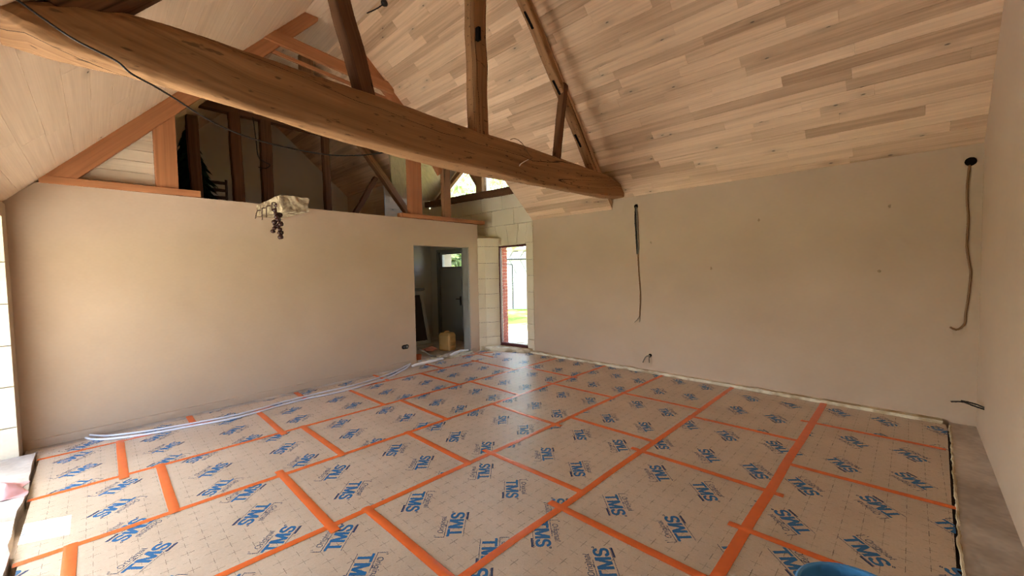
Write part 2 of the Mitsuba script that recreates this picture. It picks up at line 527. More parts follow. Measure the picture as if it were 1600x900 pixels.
# right wall: plastered near part, dressed stone around the glazed door and up in the dormer
frB = frame((XB, 0, 0), (0, -1, 0), (0, 0, 1))              # u = -y, v = z, normal = -x (into the room)
BP = lambda pts: Polygon([(-y, z) for y, z in pts])
DB0, DB1, DBZ = 5.59, 6.36, 2.19
HY0, HY1, HZ = 7.60, 8.68, 2.22
pb = BP([(YC - 0.3, -0.16), (5.40, -0.16), (5.40, 2.66), (3.66, 2.66), (3.66, 2.82), (YC - 0.3, 2.82)])
wr = obj('wall_right', slab(pb, frB, -0.5, 0.0), 'mat_plaster')
struct(wr, 'long beige plastered wall on the right under the plank ceiling, with dressed stone at its far end')
ps = BP([(5.40, -0.16), (YL + .3, -0.16), (YL + .3, 3.3), (5.40, 3.24)]).difference(BP([(DB0, -0.2), (6.74, -0.2), (6.74, DBZ), (DB0, DBZ)]))
ps = ps.difference(BP([(HY0, -0.2), (HY1, -0.2), (HY1, HZ), (HY0, HZ)]))
obj('mortar_core', slab(ps, frB, -0.46, -0.02), 'mat_mortar', wr)
cz = [-0.1, 0.263, 0.577, 0.877, 1.227, 1.562, 1.883, 2.228]
J = 0.004
for a, b in zip(cz[:-1], cz[1:]):                            # quoins right of the door
    obj('stone_block', slab(sbox(-DB0 - 0.0, a + J, -5.404, b - J), frB, -0.02, 0.003), 'mat_limestone', wr)
    obj('stone_block', bx(XB + 0.0, XB + 0.30, DB0 - 0.02, DB0 + 0.002, a + J, b - J), 'mat_limestone', wr)
vous = [[(5.404, 2.228), (5.61, 2.228), (5.55, 2.63), (5.404, 2.63)], [(5.61, 2.20), (5.853, 2.195), (5.788, 2.63), (5.55, 2.63)], [(5.853, 2.195), (6.078, 2.195), (6.162, 2.63), (5.788, 2.63)],
        [(6.078, 2.195), (6.35, 2.195), (6.50, 2.63), (6.162, 2.63)], [(6.35, 2.195), (6.62, 2.228), (6.82, 2.63), (6.50, 2.63)], [(6.62, 2.228), (7.2, 2.228), (7.2, 2.63), (6.82, 2.63)]]
for v in vous:
    obj('stone_block', slab(BP(v).buffer(-J), frB, -0.02, 0.003), 'mat_limestone', wr)
for z0, z1, js in ((2.63, 2.965, (5.404, 5.915, 6.58, 7.25, 7.95, 8.5, 8.95)), (2.965, 3.30, (5.404, 5.61, 6.26, 6.92, 7.58, 8.25, 8.95))):
    for a, b in zip(js[:-1], js[1:]):
        obj('stone_block', slab(BP([(a, z0), (b, z0), (b, z1), (a, z1)]).buffer(-J), frB, -0.02, 0.003), 'mat_limestone', wr)
# splayed stone pier between the partition and the glazed door
pier = Polygon([(5.62, 6.525), (5.742, 6.42), (6.03, 6.285), (6.13, 6.30), (6.13, 6.72), (5.62, 6.72)])
frZ = frame((0, 0, 0), (1, 0, 0), (0, 1, 0))
obj('pier_core', slab(pier.buffer(-0.008), frZ, -0.1, 2.35), 'mat_mortar', wr)
pz = [-0.1, 0.263, 0.577, 0.877, 1.18, 1.50, 1.83, 2.18, 2.36]
for a, b in zip(pz[:-1], pz[1:]):
    obj('stone_block', slab(pier.buffer(-0.003), frZ, a + J, b - J), 'mat_limestone', wr)
# threshold of the glazed door and brick reveal outside it
m = slab(Polygon([(5.64, 6.50), (5.66, 6.42), (6.055, 5.50), (6.12, 5.45), (6.55, 5.5), (6.55, 6.32), (6.1, 6.32)]), frZ, -0.12, 0.075)
struct(obj('trim_2', m, 'mat_rough_concrete'), 'pale stone threshold of the glazed door in the far corner')
bk = Polygon([(6.10, 6.325), (6.53, 6.56), (6.53, 6.95), (6.10, 6.95)])
obj('brick_core', slab(bk.buffer(-0.012), frZ, -0.12, 2.3), 'mat_brick_mortar', wr)
frK = frame((6.10, 6.325, 0), (0.43, 0.235, 0), (0, 0, 1))
LK = math.hypot(0.43, 0.235)
for k in range(32):
    z = -0.1 + k * 0.075
    cuts = [0, 0.22, 0.345, LK] if k % 2 else [0, 0.11, 0.235, LK]
    for a, b in zip(cuts[:-1], cuts[1:]):
        wobj('brick', wplank(sbox(a + 0.005, z + 0.005, b - 0.005, z + 0.07), frK, -0.02, 0.004), 'mat_brick', wr)

# near gable wall, far gable wall of the loft
gab = Polygon([(XD - 0.4, -0.16), (XB + 0.3, -0.16), (XB + 0.3, 2.8), (3.14, ZR + .1), (2.02, ZR + .1), (XD - 0.4, 2.4)])
frC = frame((0, YC, 0), (-1, 0, 0), (0, 0, 1))
pc = Polygon([(-x, z) for x, z in gab.exterior.coords])
struct(obj('wall_front', slab(pc, frC, -0.35, 0.0), 'mat_plaster_end'), 'pale plastered end wall at the right edge of the picture')
frL = frame((0, YL, 0), (1, 0, 0), (0, 0, 1))
struct(obj('wall_loft', slab(gab, frL, -0.3, 0.0), 'mat_plaster_pale'), 'pale end wall at the back of the dim loft')

# ---- ceilings: backing slabs and separate planks
PW = 0.118


def planked(parent, poly, fr, mat, width=PW, t0=0.0, t1=0.014, lens=(0.5, 2.1), jig=0.0015):
    """covers poly (u along the planks, v across) with staggered planks on the side of -normal"""
    u0, v0, u1, v1 = poly.bounds
    v = v0
    while v < v1:
        u = u0 - rng.uniform(0, 0.8)
        while u < u1:
            L = rng.uniform(*lens)
            if u1 - (u + L) < 0.3:
                L = u1 - u + 0.01
            q = poly.intersection(sbox(u + 0.0008, v + 0.0009, u + L - 0.0008, v + width - 0.0009))
            u += L
            if q.is_empty or q.area < 0.004:
                continue
            h = rng.uniform(-jig, jig)
            wobj('plank', wplank(q, fr, t0 + h, t1 + h), mat, parent)
        v += width


cR, cL = math.hypot(1, MR), math.hypot(1, ML)
# right slope: u = y, v = up the slope from the eaves
frRf = frame((6.15, 0, 2.63), (0, 1, 0), (-1, 0, MR))        # normal = (MR, 0, 1): upwards
frRn = frame((6.15, 0, 2.80), (0, 1, 0), (-1, 0, MR))
aR = lambda x: (6.15 - x) * cR
yT = lambda x: 2.83 + 0.13 * x                              # the truss stands a little askew; the right ceiling steps along it
near = Polygon([(YC - 0.02, aR(6.15)), (yT(6.15), aR(6.15)), (yT(3.12), aR(3.12)), (YC - 0.02, aR(3.12))])
ce = obj('ceiling_right', slab(near.buffer(0.1), frRn, 0.014, 0.22), 'mat_oak_dark')
struct(ce, 'near right slope of the ceiling clad in light wood planks')
planked(ce, near, frRn, 'mat_plank')
xv = 6.15 - (3.60 - 2.63) / MR                                # where the dormer's eaves meet the main slope
xr = 6.15 - (DRZ - 2.63) / MR
far = Polygon([(yT(6.15), 0), (DY0, 0), (DY0, aR(xv)), (DMID, aR(xr)), (DY1, aR(xv)), (DY1, aR(4.88)), (YL, aR(4.88)), (YL, aR(2.94)), (yT(2.94), aR(2.94))])
cf = obj('ceiling_far', slab(far, frRf, 0.014, 0.17), 'mat_plank_limed')
struct(cf, 'far right slope of the ceiling clad in light wood planks, running on over the loft')
planked(cf, far, frRf, 'mat_plank')
obj('edge_board', slab(Polygon([(yT(6.15) - 0.012, 0), (yT(6.15), 0), (yT(2.94), aR(2.94)), (yT(2.94) - 0.012, aR(2.94))]), frRf, 0.0, 0.19), 'mat_plank', cf)
# left slope: u = -y, v = up the slope
frLf = frame((0, 0, 3.05), (0, -1, 0), (1, 0, ML))
aL = lambda x: x * cL
lf = Polygon([(-YC, aL(-0.62)), (-YL, aL(-0.62)), (-YL, aL(2.322)), (-YC, aL(2.322))])
cl = obj('ceiling_left', slab(lf, frLf, 0.014, 0.17), 'mat_plank_limed')
struct(cl, 'pale left slope of the ceiling above the partition')
planked(cl, lf, frLf, 'mat_plank_limed', width=0.19, lens=(1.5, 3.2), jig=0.0006)
frT = frame((0, 0, ZR), (0, 1, 0), (-1, 0, 0))               # normal up
top = Polygon([(YC, -2.29), (YL, -2.29), (YL, -2.96), (YC, -2.96)]).union(sbox(YC, -3.15, yT(3.1), -2.9))
ct = obj('ceiling_ridge', slab(top.buffer(0.25), frT, 0.03, 0.3), 'mat_plank_limed')
struct(ct, 'narrow flat strip of planks along the ridge')
planked(ct, top, frT, 'mat_plank_limed', width=0.13)

# ---- dormer
frDf = frame((0, DY1, 3.60), (1, 0, 0), (0, -1, DS))          # far roof half: u = x, v = up towards the ridge; normal up
frDn = frame((0, DY0, 3.60), (-1, 0, 0), (0, 1, DS))
cD = math.hypot(1, DS)
half = (DY1 - DMID) * cD
pfar = Polygon([(xv, 0), (XB + 0.05, 0), (XB + 0.05, half), (xr, half)])
cd = obj('ceiling_dormer', cat(slab(pfar, frDf, 0.014, 0.12), slab(Polygon([(-x, v) for x, v in pfar.exterior.coords]), frDn, 0.014, 0.12)), 'mat_plank_loft')
struct(cd, 'bright plank lining of the dormer roof')
planked(cd, pfar, frDf, 'mat_plank_loft', width=0.13)
planked(cd, Polygon([(-x, v) for x, v in pfar.exterior.coords]), frDn, 'mat_plank_loft', width=0.13)
frE = frame((0, DY1, 0), (1, 0, 0), (0, 0, 1))                # far cheek, faces the room
cheek = Polygon([(4.88, 2.3), (XB, 2.3), (XB, 3.62), (xv, 3.62), (4.88, 3.755)])
wd = obj('wall_dormer', slab(cheek, frE, -0.12, -0.014), 'mat_plank_loft')
struct(wd, 'plank lined side wall of the dormer beyond the partition posts')
planked(wd, cheek, frE, 'mat_plank_loft', width=0.13, t0=-0.014, t1=0.0)
frE2 = frame((0, DY0, 0), (-1, 0, 0), (0, 0, 1))
cheek2 = Polygon([(-xv, 3.62), (-XB, 3.62), (-XB, 2.66), (-6.14, 2.64)])
obj('side_lining', slab(cheek2, frE2, -0.1, 0.0), 'mat_plank_loft', wd)
obj('corner_board', timber((4.86, DY1 - 0.012, 2.4), (4.86, DY1 - 0.012, 3.76), 0.03, 0.03, (1, 0, 0))[0], 'mat_white_paint', wd)
# knee wall of the loft
frKn = frame((4.88, 0, 0), (0, -1, 0), (0, 0, 1))
kn = Polygon([(-DY1, 2.3), (-YL, 2.3), (-YL, 3.78), (-DY1, 3.78)])
wk = obj('wall_knee', slab(kn, frKn, -0.12, -0.014), 'mat_plank_loft')
struct(wk, 'low plank lined knee wall at the right of the loft')
planked(wk, kn, frKn, 'mat_plank_loft', width=0.16, t0=-0.014, t1=0.0)
# dormer window: sill beam, post, braces, gable infill, panes
ZS0, ZS1 = 3.245, 3.385
sb = obj('window_1', *[timber((XB - 0.02, DY0 + 0.03, 3.30), (XB - 0.02, DY1, 3.395), 0.24, 0.135, (1, 0, 0), wob=0.01, n=24, seed=4)[0]], 'mat_oak_dark')
labels[sb] = {'label': 'dormer window over the stone wall, a dark old sill beam with timber posts and braces', 'kind': 'structure', 'category': 'window'}
zg = lambda y: 3.60 + DS * min(y - DY0, DY1 - y)
wobj('post', timber((XB, 6.92, 3.36), (XB, 6.92, zg(6.92)), 0.20, 0.14, (0, 1, 0), wob=0.004, n=6), 'mat_oak_brown', sb)
wobj('brace', timber((XB, 8.62, 3.43), (XB, 7.30, 4.20), 0.10, 0.10, (0, 0.5, 0.85), n=6), 'mat_oak_brown', sb)
wobj('brace', timber((XB, 7.00, 3.60), (XB, 7.42, 4.15), 0.10, 0.10, (0, 0.5, 0.85), n=6), 'mat_oak_brown', sb)
wobj('brace', timber((XB, 5.72, 3.43), (XB, 6.55, 3.95), 0.10, 0.10, (0, -0.5, 0.85), n=6), 'mat_oak_brown', sb)
gable = BP([(DY0, 3.24), (DY1, 3.30), (DY1, 3.62), (DMID, DRZ + 0.06), (DY0, 3.62)])
open1 = BP([(8.56, 3.40), (8.50, 3.50), (7.46, 4.13), (7.30, 4.00), (7.02, 3.62), (7.02, 3.40)])
open2 = BP([(6.82, 3.40), (6.82, 4.25), (5.70, 3.66), (5.70, 3.38)])
open3 = BP([(8.05, 3.98), (7.22, 4.43), (7.02, 4.36), (7.02, 3.85), (7.40, 4.25)])  # glazing added in the apex, hidden by the tie beam, for more sky light
obj('gable_lining', slab(gable.difference(open1).difference(open2).difference(open3), frB, -0.10, -0.03), 'mat_plank_loft', sb)
for o in (open1, open2, open3):
    obj('pane', slab(o.buffer(0.01), frB, -0.071, -0.07), 'mat_glass', sb)
    obj('pane_frame', slab(o.difference(o.buffer(-0.025)), frB, -0.09, -0.05), 'mat_white_paint', sb)

# ---- loft floor and downstairs hall
lfm = slab(Polygon([(-0.6, yA(-0.6) + 0.16), (5.64, yA(5.64) + 0.16), (XB, 6.72), (XB, YL), (-0.6, YL)]), frZ, 2.36, 2.43)
struct(obj('floor_loft', lfm, 'mat_plank_loft'), 'floor of the loft behind the top of the partition')
hb = obj('wall_hall', bx(3.0, XB, 8.95, 9.07, -0.16, 2.36), 'mat_hall_wall')
struct(hb, 'grey back wall of the dim hall seen through the doorway')
obj('side_face', bx(3.0, 3.1, 6.55, 8.95, -0.16, 2.36), 'mat_hall_wall', hb)
obj('outer_face', slab(BP([(6.72, -0.16), (8.95, -0.16), (8.95, 2.36), (6.72, 2.36)]).difference(BP([(HY0, -0.2), (HY1, -0.2), (HY1, HZ), (HY0, HZ)])), frB, -0.02, 0.01), 'mat_hall_wall', hb)
struct(obj('floor_hall', bx(3.0, XB, 6.40, 8.95, -0.1, -0.02), 'mat_concrete'), 'dusty concrete floor of the hall behind the doorway')
# house door in the hall
d1 = obj('door_2', slab(BP([(HY0 + 0.07, -0.12), (HY1 - 0.07, -0.12), (HY1 - 0.07, HZ - 0.06), (HY0 + 0.07, HZ - 0.06)]).difference(BP([(7.72, 1.79), (8.50, 1.79), (8.50, 2.10), (7.72, 2.10)])), frB, -0.10, -0.05), 'mat_grey_door')
labels[d1] = {'label': 'grey house door with a small window near its top, at the back of the hall', 'kind': 'structure', 'category': 'door'}
obj('door_frame', slab(BP([(HY0, -0.05), (HY1, -0.05), (HY1, HZ), (HY0, HZ)]).difference(BP([(HY0 + 0.07, -0.06), (HY1 - 0.07, -0.06), (HY1 - 0.07, HZ - 0.06), (HY0 + 0.07, HZ - 0.06)])), frB, -0.12, 0.012), 'mat_grey_frame', d1)
wnd = BP([(7.72, 1.79), (8.50, 1.79), (8.50, 2.10), (7.72, 2.10)])
obj('glazing_bead', slab(wnd.buffer(0.035, join_style=2).difference(wnd), frB, -0.06, -0.03), 'mat_grey_frame', d1)
obj('pane', slab(wnd, frB, -0.081, -0.08), 'mat_glass', d1)
obj('panel', slab(BP([(7.76, 0.16), (8.52, 0.16), (8.52, 1.66), (7.76, 1.66)]), frB, -0.05, -0.042), 'mat_grey_door', d1)
hd = obj('handle', cat(bx(XB + 0.02, XB + 0.045, 7.775, 7.815, 0.85, 1.07), bx(XB - 0.02, XB + 0.03, 7.785, 7.805, 0.99, 1.01), bx(XB - 0.025, XB - 0.01, 7.785, 7.91, 0.99, 1.01)), 'mat_dark_metal', d1)
# lining of the doorway in the partition
dl = obj('door_1', cat(slab(Polygon([(sA(5.345), 0), (sA(5.375), 0), (sA(5.375), 2.17), (sA(5.345), 2.155)]), frA, -0.17, 0.004)), 'mat_grey_paint')
labels[dl] = {'label': 'grey raw edge of the open doorway in the partition', 'kind': 'structure', 'category': 'doorway'}

# glazed door in the far corner: dark red frame and pane (the leaf follows the splay of its pier)
p2, p3 = np.array([6.045, 6.285, 0.0]), np.array([6.13, 5.585, 0.0])
frG = frame(p3, p2 - p3, (0, 0, 1))                           # normal points away from the room or into it, the frame is symmetric
WG = float(np.linalg.norm(p2 - p3))
outer, inner = sbox(0, 0.075, WG, DBZ), sbox(-0.0, 0.135, WG - 0.03, DBZ - 0.035)
dg = obj('door_3', slab(outer.difference(inner), frG, -0.03, 0.03), 'mat_door_red')
labels[dg] = {'label': 'tall glazed door with a dark red frame in the stone surround of the far corner', 'kind': 'structure', 'category': 'door'}
obj('pane', slab(inner.buffer(0.005), frG, 0.0, 0.001), 'mat_glass', dg)

# ---- concrete margins between the panels and the walls
def margin(key, outline, z, mat, label, seed):
    P = outline if isinstance(outline, Polygon) else Polygon(outline)
    struct(obj(key, slab(P, frZ, -0.14, z), mat), label)


def wavy(pts, amp, seed, step=0.08):
    out = []
    for a, b in zip(pts[:-1], pts[1:]):
        a, b = np.array(a, float), np.array(b, float)
        L = np.linalg.norm(b - a)
        nn = np.array([-(b - a)[1], (b - a)[0]]) / L
        for f in np.arange(0, 1, step / L):
            q = a + (b - a) * f
            out.append(tuple(q + nn * amp * (meshkit.fbm(np.array([q[0] * 6, q[1] * 6, seed]), 3, seed) - 0.5) * 2))
    out.append(tuple(pts[-1]))
    return out


margin('trim_3', wavy([(6.12, -0.30), (5.86, -0.296), (4.03, -0.244), (3.13, -0.219), (0.8, -0.155)], 0.008, 3) + [(0.8, -0.5), (6.13, -0.5)], 0.006, 'mat_concrete', 'dirty grey concrete margin along the right end wall', 3)
lp_ = wavy([(6.0, -0.297), (5.86, -0.294), (4.03, -0.242), (3.13, -0.217), (0.8, -0.153)], 0.008, 3, step=0.04)
lm = tube([(x, y, 0.0 + 0.006 * meshkit.noise(np.array([x * 9, y, 1.0]), 3)) for x, y in lp_], 0.009, sides=6, m=2)
v = np.array(lm.vertices)
v += 0.008 * (np.stack([meshkit.fbm(v * 25, 3, k) for k in (1, 2, 3)], 1) - 0.5) * 2
lm.vertices = v
obj('mortar_lip', lm, 'mat_rough_concrete', 'trim_3')
margin('trim_4', wavy([(6.02, -0.25), (6.045, 0.9), (6.07, 2.6), (6.06, 4.2), (6.04, 5.45)], 0.012, 5) + [(6.14, 5.45), (6.14, -0.25)], 0.034, 'mat_rough_concrete', 'pale rough kerb at the foot of the right wall', 5)
margin('trim_5', wavy([(-0.56, 6.10), (1.0, 6.16), (2.4, 6.24), (4.0, 6.30)], 0.03, 7) + [(4.0, 6.46), (-0.56, 6.24)], -0.012, 'mat_concrete', 'brown dusty margin at the foot of the partition', 7)
margin('trim_6', wavy([(4.0, 6.30), (4.7, 6.33), (5.4, 6.48)], 0.04, 9) + [(5.4, 6.66), (4.0, 6.62)], 0.012, 'mat_rough_concrete', 'broken screed on the doorway threshold', 9)

# ---- insulation panels, their print and the tape
XL, XRt = -0.47, 6.0
rows = [(5.765, 6.6, [0.70, 1.9, 3.1, 4.12, 5.3]), (4.745, 5.765, [0.09, 1.309, 2.474, 3.67, 4.856]), (3.728, 4.745, [0.318, 1.516, 2.704, 3.90, 5.10]), (2.727, 3.728, [-0.19, 1.013, 2.20, 3.395, 4.61, 5.80]),
        (1.732, 2.727, [0.07, 1.275, 2.47, 3.67, 4.87]), (0.725, 1.732, [1.0, 2.205, 3.405, 4.585, 5.79]), (-0.275, 0.725, [1.62, 2.812, 4.0, 5.21])]
phase = {(1, 0): (-0.247, 4.83), (1, 1): (0.344, 4.865), (1, 2): (1.536, 5.09), (1, 3): (2.755, 5.284), (1, 4): (3.33, 4.9), (2, 0): (-0.012, 4.17), (2, 1): (0.57, 3.938), (2, 2): (1.761, 4.193), (2, 3): (2.95, 4.355), (2, 4): (3.555, 3.97),
         (3, 0): (0.04, 3.63), (3, 1): (0.672, 3.297), (3, 2): (1.269, 3.103), (3, 3): (2.44, 3.311), (3, 4): (3.644, 2.945), (4, 1): (0.938, 2.233), (4, 2): (1.527, 1.796), (4, 3): (2.718, 2.004), (4, 4): (3.9, 2.43),
         (5, 1): (1.875, 1.68), (5, 2): (2.466, 1.507), (5, 3): (3.65, 0.92), (6, 2): (3.03, 0.2), (6, 3): (4.24, 0.425)}


def flat_text(s, h, w, bold, shear=0.0):
    m = meshkit.text_mesh(s, h, depth=0.00035, bold=bold)
    b = m.bounds
    v = np.array(m.vertices)
    v[:, 0] = (v[:, 0] - b[0, 0]) / (b[1, 0] - b[0, 0]) * w
    v[:, 0] += v[:, 1] * shear
    return trimesh.Trimesh(v, m.faces, process=False)


BLUE, NAVY = (0.020, 0.115, 0.27), (0.022, 0.040, 0.10)
tms = flat_text('TMS', 0.088, 0.25, True)
tms.apply_translation((-0.125, 0, 0))
tms = cat(*[tms.copy().apply_translation((dx, dy, dz)) for dx, dy, dz in ((-0.003, 0, 0), (0, 0.0015, 0.00004), (0.003, 0, 0.00008))])
hb_ = 0.0
scr = flat_text('Original', 0.036, 0.175, False, 0.15)
scr.apply_translation((-0.095, 0.118, 0))


def bar2(x0, x1, y0, y1):
    m = trimesh.creation.box(extents=(x1 - x0, y1 - y0, 0.00035))
    m.apply_translation(((x0 + x1) / 2, (y0 + y1) / 2, 0.000175))
    return m


ring = slab(Polygon([(0.135 + 0.008 * math.cos(a), 0.083 + 0.008 * math.sin(a)) for a in np.linspace(0, 6.28, 12)]).difference(sbox(0.132, 0.080, 0.138, 0.086)), np.eye(4), 0, 0.00035)
navy = cat(scr, bar2(-0.135, 0.03, 0.1035, 0.107), bar2(-0.135, -0.131, 0.107, 0.165), bar2(-0.120, -0.116, 0.158, 0.172), bar2(-0.125, 0.125, -0.0165, -0.0135), bar2(0.045, 0.128, -0.031, -0.0185), ring)
blue = cat(tms)
nb, nn_ = len(blue.vertices), len(navy.vertices)
logo = cat(blue, navy)
logo_col = np.vstack([np.tile(BLUE, (nb, 1)), np.tile(NAVY, (nn_, 1))])


def printed(x0, x1, y0, y1, ph):
    ms, cs = [], []
    for i in range(-12, 13):
        for j in range(-14, 15):
            for up in (0, 1):
                cx, cy = ph[0] + 0.5975 * i + 0.1 * up, ph[1] + 0.395 * i + 0.795 * j + 0.302 * up
                if not (x0 - 0.16 < cx < x1 + 0.16 and y0 - 0.16 < cy < y1 + 0.16):
                    continue
                for part, col in ((blue, BLUE), (navy, NAVY)):
                    m = rotz(part, math.radians(45 if up else 225), (cx, cy, 0.0003))
                    for nrm, org, out in (((1, 0, 0), (x0, 0, 0), m.bounds[0][0] < x0), ((-1, 0, 0), (x1, 0, 0), m.bounds[1][0] > x1), ((0, 1, 0), (0, y0, 0), m.bounds[0][1] < y0), ((0, -1, 0), (0, y1, 0), m.bounds[1][1] > y1)):
                        if out and len(m.faces):
                            m = trimesh.intersections.slice_mesh_plane(m, nrm, org)
                    if len(m.faces):
                        ms.append(m)
                        cs.append(np.tile(col, (len(m.vertices), 1)))
    return (cat(*ms), np.vstack(cs)) if ms else (None, None)


def tape(x0, y0, x1, y1, w, seed, z=0.0008, ridge=1.0):
    """a strip of tape laid along a line, its edges a little uneven, raised along the joint"""
    a, b = np.array([x0, y0]), np.array([x1, y1])
    L = np.linalg.norm(b - a)
    d = (b - a) / L
    nn = np.array([-d[1], d[0]])
    n = max(2, int(L / 0.12))
    V, Fc = [], []
    offs = [-0.5, -0.3, 0.0, 0.3, 0.5]
    hz = [0.0002, 0.0010, 0.0014, 0.0010, 0.0002]
    for k in range(n + 1):
        q = a + d * L * k / n
        sway = 0.006 * (meshkit.noise(np.array([q[0] * 1.7, q[1] * 1.7, seed]), 1) - 0.5) * 2
        for o, h in zip(offs, hz):
            r = q + nn * (o * w + sway)
            V.append([r[0], r[1], z + h * ridge + 0.0012 * meshkit.noise(np.array([r[0] * 30, r[1] * 30, seed]), 2)])
    m = len(offs)
    for k in range(n):
        for j in range(m - 1):
            i = k * m + j
            Fc += [(i, i + m, i + m + 1), (i, i + m + 1, i + 1)]
    return trimesh.Trimesh(np.array(V), np.array(Fc)[:, ::-1], process=False)


def room_top(x):
    return 6.13 + 0.045 * x if x < 4.0 else (6.32 + 0.12 * (x - 4.0) if x < 5.45 else 6.45 - 2.45 * (x - 5.65))


LRf = lambda y: -0.495 + 0.024 * (5.742 - y)
for r, (y0, y1, js) in enumerate(rows):
    xs = [-9] + js + [9]
    for k, (a, b) in enumerate(zip(xs[:-1], xs[1:])):
        x0, x1 = max(a, LRf((y0 + y1) / 2) + 0.035), min(b, 6.03)
        yy0, yy1 = y0, y1
        if r == 0:
            yy1 = min(room_top(x0), room_top(min(x1, 5.5))) - 0.02
        if x1 - x0 < 0.05 or yy1 - yy0 < 0.05:
            continue
        P = sbox(x0 + 0.0012, yy0 + 0.0012, x1 - 0.0012, yy1 - 0.0012)
        if r == 6:
            P = P.intersection(Polygon([(0, 1), (0, -0.15), (3.13, -0.197), (4.03, -0.220), (5.86, -0.275), (6.1, -0.275), (6.1, 1)]))
        if x1 > 5.3 and r <= 1:
            P = P.intersection(Polygon([(0, 0), (6.03, 0), (6.03, 5.44), (5.62, 6.38), (5.4, 6.45), (0, 6.45)]))
        if P.is_empty:
            continue
        m, uv = slab(P, frZ, -0.06, 0.0, True)
        key = obj('insulation_panel', m, 'mat_panel', 'floor', uv=uv)
        bb = P.bounds
        ph = phase.get((r, k), (rng.uniform(0, 0.6), rng.uniform(0, 0.8)))
        pm, pc_ = printed(bb[0], bb[2], bb[1], bb[3], ph)
        if pm is not None and len(pm.faces):
            obj('print', pm, 'mat_print', key, color=pc_)
# tape along the long joints
ends = [(5.765, -0.46, 4.95, 0.045), (4.745, -0.44, 5.98, 0.05), (3.728, -0.42, 6.05, 0.052), (2.727, -0.38, 6.06, 0.052), (1.732, 0.2, 6.08, 0.055), (0.725, 1.0, 6.06, 0.066)]
for i, (y, a, b, w) in enumerate(ends):
    obj('tape_strip', tape(a, y, b, y + 0.004, w, i), 'mat_tape', 'floor', smooth=True)
for r, (y0, y1, js) in enumerate(rows):
    for k, x in enumerate(js):
        top_ = min(y1 + 0.03, room_top(x)) if r == 0 else y1 + rng.choice([0.03, 0.03, 0.10])
        bot = y0 - rng.choice([0.03, 0.03, 0.09])
        if r == 6:
            bot = -0.24
        if r == 0 and x > 4.9:
            top_ = 6.3
        if x > 5.75:
            continue
        obj('tape_strip', tape(x, bot, x + rng.uniform(-0.008, 0.008), top_, 0.062 if x < 2.3 else 0.055, 20 + r * 9 + k, z=0.0018, ridge=2.6), 'mat_tape', 'floor', smooth=True)
obj('tape_strip', tape(4.95, 6.28, 5.62, 6.12, 0.045, 91, z=0.002), 'mat_tape', 'floor', smooth=True)
obj('tape_strip', tape(5.35, 6.40, 5.62, 6.10, 0.045, 92, z=0.003), 'mat_tape', 'floor', smooth=True)
obj('edge_membrane', bx(3.0, 6.0, -0.30, -0.20, -0.062, -0.055), 'mat_gap_shade_and_sash', 'floor')  # dark strip that paints the shade in the gap beside the panels

# ------------------------------------------------------------------ old oak truss across the room
tr = thing('roof_truss', 'massive old oak tie beam with king post, struts and rafters spanning the whole room', 'roof truss')
yF = lambda x: 2.75 + 0.10 * x                                # front face of the tie beam
X = [-0.62, -0.23, -0.12, -0.015, 0.17, 0.41, 0.71, 1.19, 1.83, 2.75, 3.5, 4.4, 5.47, 5.98, 6.13]
ZT = [2.84, 2.86, 2.90, 2.945, 2.98, 3.00, 3.005, 3.016, 3.026, 3.046, 3.06, 3.08, 3.088, 3.045, 3.03]
ZB = [2.78, 2.773, 2.725, 2.716, 2.704, 2.69, 2.66, 2.654, 2.645, 2.665, 2.655, 2.70, 2.77, 2.815, 2.82]
BH = [0.34, 0.333, 0.229, 0.199, 0.125, 0.106, 0.06, 0.142, 0.187, 0.235, 0.10, 0.12, 0.20, 0.30, 0.32]
V, UV, Fc = [], [], []
ns = 120
for k in range(ns + 1):
    x = -0.62 + 6.73 * k / ns
    zt, zb, bh = np.interp(x, X, ZT), np.interp(x, X, ZB), np.interp(x, X, BH)
    yf = yF(x)
    sec = [(yf + 0.04, zt), (yf + 0.16, zt + 0.012), (yf + 0.28, zt), (yf + 0.335, zt - 0.05), (yf + 0.34, zt * .6 + zb * .4), (yf + max(0.335, bh), zb + 0.10), (yf + bh + 0.04, zb + 0.018), (yf + bh, zb), (yf + bh * 0.5 + 0.02, zb - 0.004), (yf + 0.03, zb + 0.001),
           (yf + 0.012, zb + 0.012), (yf + 0.002, zb + 0.035), (yf - 0.006, zb * .7 + zt * .3), (yf, zb * .45 + zt * .55), (yf - 0.002, zb * .2 + zt * .8), (yf + 0.012, zt - 0.03), (yf + 0.04, zt)]
    sec = np.array(sec)
    per = np.concatenate([[0], np.cumsum(np.linalg.norm(np.diff(sec, axis=0), axis=1))])
    V.append(np.column_stack([np.full(len(sec), x), sec]))
    UV.append(np.column_stack([np.full(len(sec), x + 0.62), per]))
V, UV = np.vstack(V), np.vstack(UV)
q = V * np.array([1.8, 5, 5])
V[:, 1] += 0.034 * (meshkit.fbm(q, 4, 1) - 0.5)
V[:, 2] += 0.030 * (meshkit.fbm(q, 4, 2) - 0.5)
M = 17
for k in range(ns):
    for j in range(M - 1):
        i = k * M + j
        Fc += [(i, i + M, i + M + 1), (i, i + M + 1, i + 1)]
UV[:, 0] = new_id() + 0.05 + 0.9 * UV[:, 0] / 12
obj('tie_beam', trimesh.Trimesh(V, np.array(Fc), process=False), 'mat_oak', tr, smooth=True, uv=UV)


def onT(x, z, out=0.09):
    return np.array([x, yF(x) + out, z])


